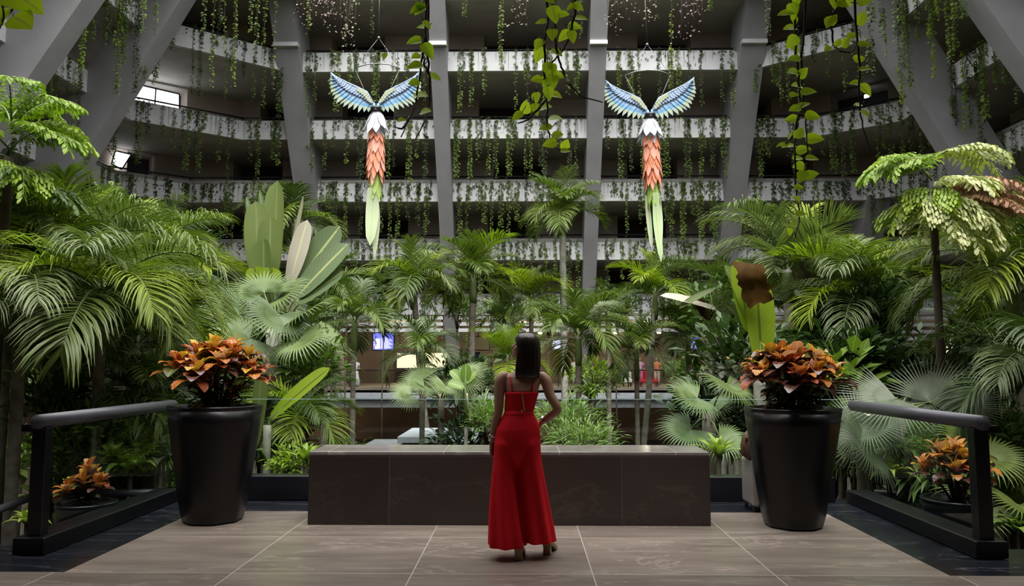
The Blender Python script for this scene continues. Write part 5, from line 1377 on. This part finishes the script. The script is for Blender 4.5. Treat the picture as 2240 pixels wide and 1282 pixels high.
for k in range(6):
    p = poly(k); A = offs(p, -0.07); zt = ZT(k)
    for i in range(1, len(p)-2):
        a, b = A[i], A[i+1]; ln = (b-a).length
        far = abs(a.x-b.x) < 0.1
        if k < 2 and (a.x < -14 or b.x > 14): continue
        dens = {0: 2.0, 1: 2.4, 2: 2.2, 3: 1.9, 4: 1.6, 5: 0.5}[k]*(0.7 if far else 1.0)
        if far and k > 4: dens = 0.3
        n = int(ln*dens)
        lab, grp = place(k, i, p)
        for j in range(n):
            u = (j+rv.uniform(0.1, 0.9))/n
            q = a.lerp(b, u)
            if abs(q.x) < 0.01: continue
            skip = any(abs(q.x-x) < 0.65 for x in (-11.85, -4.25, 3.75, 11.45)) and abs(a.y-b.y) < 0.1
            if skip: continue
            lnn = rv.choice((0.9, 1.5, 2.3, 2.3, 3.2, 3.2, 3.2)) if k < 5 else rv.choice((2.3, 3.2, 4.6))
            key = 'vine' if rv.random() < 0.72 else 'dark'
            pos = (q.x, q.y, zt+rv.uniform(0.0, 0.25))
            if k in (2, 3, 4) and rv.random() < 0.55:
                q2 = a.lerp(b, min(1, max(0, u + rv.uniform(-0.5, 0.5)/n)))
                REST.append(((q2.x, q2.y+0.03, zt+0.05), 'vine' if rv.random() < 0.8 else 'dark', rv.choice((1.5, 2.3, 3.2, 3.2))))
            if k < 2 or rv.random() < 0.1: REST.append((pos, key, lnn))
            else: hang(pos, key, lnn, lab, grp)
# long strands hanging free from the topmost parapet and in curtains between the slanted ribs
p = poly(5); A = offs(p, -0.1)
for u in (0.16, 0.22, 0.27, 0.33, 0.42, 0.46, 0.5, 0.57):
    q = A[2].lerp(A[3], u)
    hang((q.x, q.y, ZT(5)+0.1), 'vine', rv.choice((4.6, 6.5, 6.5)), 'long creeper strand hanging free from the top in the upper left', 'free-hanging creepers, upper left', (0, 2, 4))
for k, n in ((5, 11), (4, 12), (3, 8)):
    p = poly(k); A = offs(p, -0.12)
    for (ia, ib, sd) in ((1, 2, 'left'), (len(p)-2, len(p)-3, 'right')):
        for j in range(n if sd == 'left' else n+3):
            q = A[ia].lerp(A[ib], rv.uniform(0.05, 0.9)) if A[ib].y > 27.5 else A[ia]
            hang((q.x, q.y, ZT(k)+rv.uniform(0, .2)), rv.choice(('vine', 'vine', 'bright', 'dark')), rv.choice((3.2, 4.6, 6.5) if k == 5 else (2.3, 3.2, 4.6)), 'creeper strand in the curtain between the two %s slanted ribs' % sd, 'creeper curtain, upper %s' % sd)
# the finest, uncountable growth: thin shoots creeping along the parapet tops and faces
mb = MB()
for k in range(5):
    p = poly(k); A = offs(p, -0.05); zt = ZT(k)
    for i in range(2, len(p)-3):
        hub = [rv.random() for _ in range(max(2, int((p[i+1]-p[i]).length*1.1)))]
        a, b = A[i], A[i+1]; ln = (b-a).length
        for j in range(int(ln*(34 if k < 3 else 13))):
            q = a.lerp(b, min(1, max(0, rv.choice(hub)+rv.gauss(0, 0.16)/ln))) if rv.random() < 0.8 else a.lerp(b, rv.random()); z = zt+0.04 - abs(rv.gauss(0, 0.42 if k < 3 else 0.3))
            l = rv.uniform(0.05, 0.11); an = rv.uniform(0, 6.28)
            c = V((q.x, q.y, z)); d = V((math.cos(an), -0.1, math.sin(an)*0.6-0.3)).normalized()
            mb.blade([c, c+d*l*0.5, c+d*l], [l*0.1, l*0.4, l*0.04], V((0, -1, 0.5)), 0.15)
        for j in range(int(ln*2.2)):
            q = a.lerp(b, rv.random()); l = rv.uniform(0.4, 1.0)
            mb.tube([V((q.x, q.y+0.03, zt)), V((q.x+rv.uniform(-.03, .03), q.y+0.03, zt-l))], [0.008, 0.004], 3, cap=False)
for pos, key, ln in REST:       # the farthest strands, too small and many to part
    me = rv.choice(ST[(key, ln)])
    mb.add([(v.co.x+pos[0], v.co.y+pos[1], v.co.z+pos[2]) for v in me.vertices], [tuple(f.vertices) for f in me.polygons], 1 if key == 'vine' else 0)
o = mb.build('creeper_growth', [L['vine_dark'], L['vine']]); tag(o, 'thin dark creeper growth along the tops and faces of the parapets', 'creeper', None, 'stuff')
# pale pink sprays hanging in front of the top balcony
def spray(px, py, Y, w, h, n, label, key='pink'):
    c = atY(px, py, Y); t = thing('flowering_spray', label, 'plant', c)
    st = MB(); lf = MB()
    for i in range(9):
        a = V((rv.uniform(-w, w)*0.4, 0, 0.9)); e = V((a.x+rv.uniform(-w, w)*0.35, rv.uniform(-.3, .3), -h*rv.uniform(0.3, 1)))
        m = (a+e)/2 + V((0, 0, 0.1)); st.tube([a, m, e], [0.008, 0.006, 0.003], 4)
        for j in range(n//9):
            u = rv.random(); q = a.lerp(e, u) + V((rv.uniform(-.1, .1), rv.uniform(-.1, .1), rv.uniform(-.08, .08)))
            d = V((rv.uniform(-1, 1), rv.uniform(-1, 1), rv.uniform(-1, .5))).normalized(); l = rv.uniform(0.025, 0.06)
            lf.blade([q, q+d*l*0.5, q+d*l], [l*0.1, l*0.42, l*0.05], V((0, -1, 0.6)), 0.2)
    st.build('twigs', M['twig'], t); lf.build('blossoms', L[key], t)
spray(690, 15, 15, 0.9, 0.6, 200, 'pinkish flowering spray beside the left leaning rib, top')
spray(765, 45, 15, 0.7, 0.7, 130, 'pale flowering spray left of the broad-tailed bird\'s wire, top', 'spray')
spray(1340, 25, 15, 0.5, 0.6, 90, 'pale spray just right of the middle right rib, top', 'spray')
spray(1410, 20, 15, 0.6, 0.5, 120, 'pale spray around the split-tailed bird\'s wire, top', 'spray')
spray(1510, 30, 15, 0.7, 0.6, 120, 'pinkish spray in the upper bay right of the split-tailed bird\'s wire')
spray(1130, 25, 15, 0.6, 0.5, 80, 'thin pale spray behind the long pothos vine, top', 'spray')
# ------------------------------------------------------------------ people
skin = plain('skin', (0.40, 0.225, 0.155), 0.5, noise=0.06, scale=10)
hair_m = plain('dark_hair', (0.018, 0.011, 0.009), 0.32, noise=0.5, scale=30)
red = plain('red_crepe', (0.66, 0.005, 0.014), 0.75, noise=0.06, scale=3, spec=0.25)
gold = plain('pale_zip', (0.75, 0.68, 0.55), 0.35, metal=0.3)
shoe_m = plain('beige_suede', (0.34, 0.25, 0.15), 0.6, noise=0.1)
band_m = plain('white_band', (0.75, 0.73, 0.7), 0.5)
steel_m = plain('silver', (0.7, 0.7, 0.7), 0.25, metal=1.0)
def ell(cx, cy, cz, a, b, n=28, fold=0.0, nf=7, ph=0.0, p=2.0):
    out = []
    for i in range(n):
        w = 2*PI*i/n; c, s = math.cos(w), math.sin(w)
        k = (abs(c)**p+abs(s)**p)**(-1/p) * (1+fold*math.sin(nf*w+ph))
        out.append(V((cx+a*k*c, cy+b*k*s, cz)))
    return out
def remesh(o, vox, it=4):
    m = o.modifiers.new('skin', 'REMESH'); m.mode = 'VOXEL'; m.voxel_size = vox; m.use_smooth_shade = True
    s = o.modifiers.new('smooth', 'SMOOTH'); s.iterations = it; s.factor = 0.5
    return o
def limb(mb, pts, rad, n=12):
    mb.tube(pts, rad, n)
    mb.ball(pts[0], rad[0], n, 8); mb.ball(pts[-1], rad[-1], n, 8)
def smooth_pts(pts, rad, k=4):
    P, Q = [], []
    m = len(pts)
    for i in range(m-1):
        p0, p1, p2, p3 = [V(pts[max(0, min(m-1, j))]) for j in (i-1, i, i+1, i+2)]
        for j in range(k):
            t = j/k
            P.append(0.5*((2*p1)+(p2-p0)*t+(2*p0-5*p1+4*p2-p3)*t*t+(3*p1-p0-3*p2+p3)*t**3))
            Q.append(rad[i]+(rad[i+1]-rad[i])*t)
    P.append(V(pts[-1])); Q.append(rad[-1])
    return P, Q
def hand(mb, w, d, side, curl, s=1.0, thumb=None):
    """palm, five fingers and a thumb from the wrist w pointing along d; `side` runs from little finger to thumb"""
    d = V(d).normalized(); side = V(side); side = (side - d*side.dot(d)).normalized(); nrm = d.cross(side)
    w = V(w)
    palm = [w + d*0.045*s*k for k in (0, 1, 1.9)]
    for off in (-0.024, -0.008, 0.008, 0.024):
        limb(mb, [w + side*off*0.7*s, w + d*0.085*s + side*off*s], [0.0125*s, 0.0115*s], 10)
    for off, l in ((-0.029, 0.055), (-0.010, 0.070), (0.009, 0.074), (0.027, 0.066)):
        p = w + d*0.085*s + side*off*s
        a = d.copy(); pts = [p]
        for j in range(3):
            a = (a + nrm*curl*(0.35+0.25*j)).normalized()
            pts.append(pts[-1] + a*l*s*(0.42, 0.32, 0.26)[j])
        limb(mb, pts, [0.0092*s, 0.0086*s, 0.0078*s, 0.0068*s], 8)
    p = w + d*0.028*s + side*0.022*s
    td = V(thumb).normalized() if thumb else (d*0.75 + side*0.65 + nrm*0.3).normalized()
    limb(mb, [p, p+td*0.034*s, p+(td*0.9+d*0.35).normalized()*0.062*s], [0.012*s, 0.0105*s, 0.008*s], 8)

W = thing('person', 'woman in red crop top and wide red trousers, seen from behind, looking up', 'person', (0, 5.96, 0))
zf = lambda y: atY(1145, y, 5.96).z
xf = lambda x: atY(x, 900, 5.96).x
# --- body, one continuous surface
B = MB()
torso = [(0.95, -0.045, 0.0, 0.150, 0.105), (1.03, -0.040, 0.0, 0.132, 0.09), (1.12, -0.033, 0.0, 0.107, 0.078), (1.19, -0.022, -0.005, 0.114, 0.085), (1.27, -0.012, -0.01, 0.128, 0.092),
         (1.33, -0.008, -0.01, 0.138, 0.085), (1.375, -0.006, -0.008, 0.140, 0.070), (1.405, -0.004, -0.004, 0.105, 0.055), (1.43, 0.0, 0.0, 0.060, 0.048), (1.47, 0.004, 0.004, 0.046, 0.046), (1.53, 0.01, 0.014, 0.046, 0.047)]
B.loft([ell(x, y, z, a, b, 28) for z, x, y, a, b in torso])
# left arm hanging
p, r = smooth_pts([(-0.155, 0.0, 1.375), (-0.182, -0.005, 1.34), (-0.190, -0.012, 1.24), (-0.196, -0.015, 1.115), (-0.222, 0.005, 1.01), (-0.246, 0.02, 0.90)], [0.046, 0.047, 0.041, 0.035, 0.033, 0.023])
limb(B, p, r)
hand(B, (-0.247, 0.021, 0.895), (-0.03, 0.06, -1), (0.35, 1, 0), 0.5, 1.0)
# right arm, hand on the hip
p, r = smooth_pts([(0.148, 0.0, 1.372), (0.180, -0.012, 1.335), (0.205, -0.035, 1.24), (0.262, -0.055, 1.130), (0.208, -0.005, 1.075), (0.142, 0.05, 1.02)], [0.046, 0.046, 0.040, 0.034, 0.033, 0.023])
limb(B, p, r)
hand(B, (0.140, 0.052, 1.018), (-0.62, 0.55, -0.55), (0.3, 0.2, 0.9), 0.4, 0.95)
# legs and feet inside the trousers
for x0, x1, y1, zb in ((-0.12, -0.036, -0.08, 0.11), (0.05, 0.185, 0.09, 0.11)):
    p, r = smooth_pts([(x0, 0, 0.93), (x0*1.02, 0.0, 0.7), (x0*1.0, 0.0, 0.5), (x0*0.6+x1*0.4, y1*0.3, 0.3), (x1, y1, zb)], [0.08, 0.065, 0.046, 0.042, 0.03])
    limb(B, p, r)
    limb(B, [V((x1, y1, zb)), V((x1*1.02+0.01, y1+0.10, 0.055)), V((x1*1.04+0.02, y1+0.165, 0.028))], [0.033, 0.03, 0.022], 10)
# head: skull, jaw, nose, lips, ears, turned to the left and tipped up
HC = V((0.012, 0.0, 1.605))
HR = Euler((math.radians(20), math.radians(0), math.radians(74)), 'XYZ').to_matrix()
hp = lambda x, y, z: HC + HR @ V((x, y, z))
B.ball(HC + HR @ V((0, -0.012, 0.012)), (0.072, 0.098, 0.092), 20, 14, rot=HR)
B.ball(hp(0, 0.026, -0.040), (0.054, 0.058, 0.066), 18, 12, rot=HR)
B.ball(hp(0, 0.062, -0.086), (0.024, 0.022, 0.020), 12, 8, rot=HR)
limb(B, [hp(0, 0.080, 0.008), hp(0, 0.100, -0.028)], [0.008, 0.0125], 8)
B.ball(hp(-0.009, 0.094, -0.032), (0.008, 0.008, 0.007), 8, 6); B.ball(hp(0.009, 0.094, -0.032), (0.008, 0.008, 0.007), 8, 6)
B.ball(hp(0, 0.083, -0.052), (0.021, 0.010, 0.006), 10, 6, rot=HR); B.ball(hp(0, 0.081, -0.062), (0.018, 0.010, 0.007), 10, 6, rot=HR)
for sx in (-1, 1):
    B.ball(hp(sx*0.073, -0.005, -0.015), (0.010, 0.020, 0.032), 8, 8, rot=HR)
    B.ball(hp(sx*0.032, 0.066, 0.018), (0.022, 0.012, 0.008), 10, 6, rot=HR)
    B.ball(hp(sx*0.040, 0.050, -0.030), (0.022, 0.026, 0.026), 10, 6, rot=HR)
limb(B, [V((0.004, 0.0, 1.45)), HC + HR @ V((0, -0.01, -0.05))], [0.047, 0.048], 14)
body = remesh(B.build('body', skin, W), 0.0055, 5)
for sx in (-1, 1):
    e = MB(); e.ball(hp(sx*0.031, 0.073, 0.006), 0.0115, 12, 8); e.build('eye', plain('eye_white', (0.8, 0.78, 0.75), 0.2), W)
    e = MB(); e.tube([hp(sx*0.014, 0.086, 0.026), hp(sx*0.032, 0.081, 0.032), hp(sx*0.048, 0.068, 0.026)], [0.003, 0.004, 0.002], 6); e.build('eyebrow', hair_m, W)
# --- straight bob of dark hair
Hm = MB()
secs = [(1.722, 0.024, -0.012, 0.022, 0.026), (1.716, 0.024, -0.012, 0.053, 0.057), (1.700, 0.024, -0.012, 0.078, 0.082), (1.672, 0.026, -0.013, 0.096, 0.101), (1.635, 0.028, -0.016, 0.103, 0.107), (1.590, 0.031, -0.022, 0.103, 0.103),
        (1.540, 0.030, -0.030, 0.106, 0.093), (1.480, 0.026, -0.036, 0.108, 0.082), (1.430, 0.022, -0.040, 0.108, 0.072), (1.392, 0.020, -0.042, 0.106, 0.066), (1.374, 0.020, -0.042, 0.101, 0.060)]
rings = []
for z, x, y, a, b in secs:
    ring = ell(x, y, z, a, b, 72, 0.012, 18, z*9) if z < 1.66 else ell(x, y, z, a, b, 72, 0.006, 18, z*9)
    for i, q in enumerate(ring):       # open the front-left so the face shows
        wv = 2*PI*i/72
        fa = math.radians(166)          # towards the face
        dlt = abs((wv-fa+PI) % (2*PI)-PI)
        if z < 1.665 and dlt < 1.05:
            k = (math.cos(dlt/1.05*PI)+1)/2 * min(1, (1.665-z)/0.03)
            cx = V((x, y, z)); q2 = q-cx
            ring[i] = cx + q2*(1-0.42*k)
    rings.append(ring)
Hm.loft(rings)
hair = Hm.build('hair', hair_m, W)
# --- red crop top with thin straps
T = MB()
rows = [(1.118, -0.034, 0.0, 0.117, 0.089), (1.15, -0.029, -0.002, 0.119, 0.091), (1.20, -0.021, -0.005, 0.124, 0.096), (1.245, -0.015, -0.009, 0.132, 0.101), (1.262, -0.013, -0.01, 0.134, 0.101)]
out = [ell(x, y, z, a, b, 36) for z, x, y, a, b in rows]
inn = [ell(x, y, z, a-0.006, b-0.006, 36) for z, x, y, a, b in reversed(rows)]
T.loft(out + inn, cap=False)
top = T.build('crop_top', red, W)
for xs, xt in ((-0.088, -0.102), (0.066, 0.088)):
    s = MB(); s.tube([(xs, -0.088, 1.255), (xs*1.05, -0.088, 1.31), (xt, -0.062, 1.37), (xt, -0.005, 1.408), (xt*0.95, 0.05, 1.37), (xs, 0.075, 1.25)], 0.0055, 6); s.build('strap', red, top)
z = MB(); z.box((-0.002, -0.1075, 1.188), (0.0065, 0.005, 0.140), rot=Euler((math.radians(5), math.radians(-8), 0)).to_matrix()); o = z.build('zip', gold, top, False); o['label'] = 'pale gold zip down the back'
z = MB(); z.box((-0.013, -0.098, 1.116), (0.011, 0.006, 0.02)); z.build('zip_pull', gold, o, False)
# --- wide red trousers
G = MB()
G.loft([ell(x, y, z_, a, b, 40) for z_, x, y, a, b in ((1.112, -0.036, 0, 0.110, 0.088), (1.08, -0.036, 0, 0.124, 0.097), (1.03, -0.04, 0.0, 0.150, 0.108), (0.97, -0.046, 0.0, 0.171, 0.120), (0.90, -0.048, 0, 0.179, 0.124), (0.82, -0.048, 0, 0.178, 0.121), (0.78, -0.047, 0, 0.150, 0.108), (0.73, -0.046, 0, 0.10, 0.085), (0.68, -0.046, 0, 0.05, 0.05))])
def leg(rows, ph):
    secs = []
    for z_, x, y, a, b, f in rows: secs.append(ell(x, y, z_, a, b, 48, f, 7, ph+z_*1.5))
    G.loft(secs)
leg([(0.97, -0.125, 0.0, 0.080, 0.085, 0), (0.86, -0.137, 0.0, 0.093, 0.115, 0), (0.74, -0.143, 0.0, 0.094, 0.115, 0.01), (0.60, -0.150, -0.005, 0.102, 0.118, 0.035), (0.45, -0.148, -0.015, 0.115, 0.125, 0.06), (0.30, -0.141, -0.025, 0.128, 0.135, 0.08), (0.17, -0.131, -0.035, 0.139, 0.145, 0.09), (0.092, -0.127, -0.035, 0.143, 0.150, 0.095)], 0.4)
leg([(0.97, 0.035, 0.0, 0.080, 0.085, 0), (0.86, 0.042, 0.0, 0.090, 0.115, 0), (0.74, 0.046, 0.005, 0.092, 0.115, 0.01), (0.60, 0.060, 0.01, 0.101, 0.118, 0.035), (0.45, 0.077, 0.015, 0.110, 0.125, 0.06), (0.30, 0.093, 0.02, 0.119, 0.135, 0.08), (0.20, 0.105, 0.02, 0.126, 0.142, 0.09), (0.118, 0.115, 0.02, 0.128, 0.146, 0.095)], 2.0)
pants = remesh(G.build('trousers', red, W), 0.007, 3)
wb = MB(); wb.loft([ell(-0.036, 0, 1.090, 0.121, 0.097, 36), ell(-0.036, 0, 1.118, 0.1115, 0.0895, 36), ell(-0.036, 0, 1.118, 0.106, 0.084, 36), ell(-0.036, 0, 1.09, 0.112, 0.09, 36)], cap=False); wb.build('waistband', red, W)
# --- block-heeled shoes
for x1, y1, rz in ((-0.036, -0.08, -0.05), (0.187, 0.09, -0.25)):
    S = MB()
    rm = Matrix.Rotation(rz, 3, 'Z')
    def sec(y, z0, z1, w):
        return [V((x1, y1, 0)) + rm @ V((q[0], y, q[1])) for q in ((-w, z0), (w, z0), (w*1.02, (z0+z1)/2), (w*0.75, z1), (-w*0.75, z1), (-w*1.02, (z0+z1)/2))]
    S.loft([sec(-0.052, 0.082, 0.125, 0.020), sec(-0.04, 0.076, 0.15, 0.034), sec(0.0, 0.070, 0.145, 0.036), sec(0.06, 0.045, 0.105, 0.034), sec(0.12, 0.004, 0.07, 0.042), sec(0.17, 0.001, 0.052, 0.042), sec(0.205, 0.001, 0.032, 0.022)])
    sh = S.build('shoe', shoe_m, W); bevel(sh, 0.006)
    hb = MB(); hb.loft([[V((x1, y1, 0)) + rm @ V((sx*w, sy*w*0.9-0.012, z_)) for sx, sy in ((-1, -1), (1, -1), (1, 1), (-1, 1))] for w, z_ in ((0.030, 0.0), (0.031, 0.01), (0.027, 0.045), (0.033, 0.085))]); h_ = hb.build('heel', shoe_m, sh, False); bevel(h_, 0.004)
    so_ = MB(); so_.loft([[V((x1, y1, 0)) + rm @ V((sx*w, y, z_)) for sx, z_ in ((-1, zz), (1, zz), (1, zz+0.006), (-1, zz+0.006))] for y, w, zz in ((-0.03, 0.03, 0.070), (0.06, 0.031, 0.040), (0.12, 0.040, 0.0), (0.20, 0.02, 0.0))]); so_.build('sole', M['twig'], sh, False)
# --- watch and bracelets
def band(c, d, r, w, mat, name, par, lab=None):
    b = MB(); c = V(c); d = V(d).normalized()
    b.tube([c-d*w/2, c+d*w/2], [r, r], 20, cap=False); b.tube([c-d*w/2, c+d*w/2], [r+0.003, r+0.003], 20)
    o = b.build(name, mat, par)
    if lab: o['label'] = lab
    return o
wt = band((-0.2425, 0.017, 0.915), (-0.2, 0.1, -1), 0.0262, 0.018, band_m, 'wristwatch', W, 'white watch on the left wrist')
wd = MB(); wd.box((-0.267, 0.000, 0.915), (0.012, 0.024, 0.026)); bevel(wd.build('watch_case', steel_m, wt, False), 0.003)
band((-0.2465, 0.019, 0.893), (-0.2, 0.1, -1), 0.026, 0.006, steel_m, 'bracelet', W)
band((-0.247, 0.020, 0.878), (-0.2, 0.1, -1), 0.027, 0.004, gold, 'bracelet', W)
band((0.163, 0.028, 1.043), (0.62, -0.6, 0.55), 0.030, 0.005, steel_m, 'bracelet', W, 'silver bracelet on the right wrist')

# --- small figures in the lobby across the garden
def figure(px, py, Y, label, topm, botm, dress=False, hairm=None, rz=0.0, seat=False):
    c = atY(px, py, Y)
    t = thing('person', label, 'person', (c.x, Y, 0.0), rz)
    b = MB()
    h0 = 0.0
    for sx in (-1, 1):
        limb(b, [V((sx*0.09, 0, 0.88)), V((sx*0.10, 0.02, 0.48)), V((sx*0.10, 0, 0.08))], [0.085, 0.06, 0.045], 8)
        limb(b, [V((sx*0.10, 0, 0.05)), V((sx*0.12, -0.14, 0.04))], [0.045, 0.035], 8)
        limb(b, [V((sx*0.19, 0, 1.38)), V((sx*0.25, 0.03, 1.10)), V((sx*0.17, -0.18, 1.02))], [0.05, 0.042, 0.03], 8)
        limb(b, [V((sx*0.17, -0.18, 1.02)), V((sx*0.13, -0.26, 1.03))], [0.03, 0.02], 8)
    b.loft([ell(0, 0, z_, a, d, 16) for z_, a, d in ((0.84, 0.15, 0.11), (1.02, 0.13, 0.1), (1.25, 0.16, 0.12), (1.38, 0.19, 0.1), (1.44, 0.08, 0.07), (1.5, 0.05, 0.05))])
    b.ball((0, -0.01, 1.60), (0.078, 0.095, 0.115), 12, 9); b.ball((0, -0.105, 1.59), (0.014, 0.02, 0.02), 6, 5)
    remesh(b.build('body', skin, t), 0.02, 3)
    k = MB(); k.loft([ell(0, 0, z_, a, d, 16) for z_, a, d in ((0.95, 0.165, 0.13), (1.1, 0.15, 0.12), (1.28, 0.18, 0.14), (1.39, 0.20, 0.115), (1.45, 0.09, 0.08))])
    for sx in (-1, 1): k.tube([(sx*0.18, 0, 1.38), (sx*0.235, 0.02, 1.18)], [0.07, 0.06], 8)
    k.build('shirt', topm, t)
    if dress:
        k = MB(); k.loft([ell(0, 0, z_, a, d, 20, 0.03, 6) for z_, a, d in ((1.0, 0.16, 0.12), (0.8, 0.2, 0.17), (0.4, 0.27, 0.23), (0.06, 0.33, 0.28))]); k.build('skirt', botm, t)
    else:
        for sx in (-1, 1):
            k = MB(); k.tube([(sx*0.085, 0, 0.97), (sx*0.10, 0.02, 0.5), (sx*0.10, 0, 0.1)], [0.105, 0.085, 0.07], 10); k.build('trouser_leg', botm, t)
    k = MB(); k.ball((0, 0.02, 1.63), (0.092, 0.1, 0.105), 12, 9); k.ball((0, 0.09, 1.56), (0.07, 0.05, 0.1), 10, 7); k.build('hair', hairm or hair_m, t)
    return t
P_ = lambda n, c: plain(n, c, 0.8)
figure(777, 800, 44.6, 'person in a long white dress at the lobby railing on the left', P_('white_cotton', (0.7, 0.72, 0.75)), P_('white_skirt', (0.68, 0.7, 0.74)), True, rz=0.4)
figure(1273, 800, 44.8, 'dark-haired person in black at the lobby railing right of the woman\'s head', P_('black_cotton', (0.03, 0.03, 0.035)), P_('black_twill', (0.03, 0.03, 0.035)), rz=1.2)
figure(1258, 800, 45.4, 'person in white beside the one in black at the lobby railing', P_('ivory_cotton', (0.62, 0.6, 0.56)), P_('pale_twill', (0.4, 0.38, 0.36)), rz=-0.5)
figure(1400, 815, 44.8, 'person in a lilac pink top behind the leaning palm trunk', P_('lilac_cotton', (0.55, 0.3, 0.45)), P_('pink_twill', (0.5, 0.12, 0.22)), rz=0.2)
figure(1437, 815, 44.8, 'person in an orange top near the red lobby bench', P_('orange_cotton', (0.55, 0.2, 0.08)), P_('tan_twill', (0.4, 0.3, 0.24)), rz=-0.4)
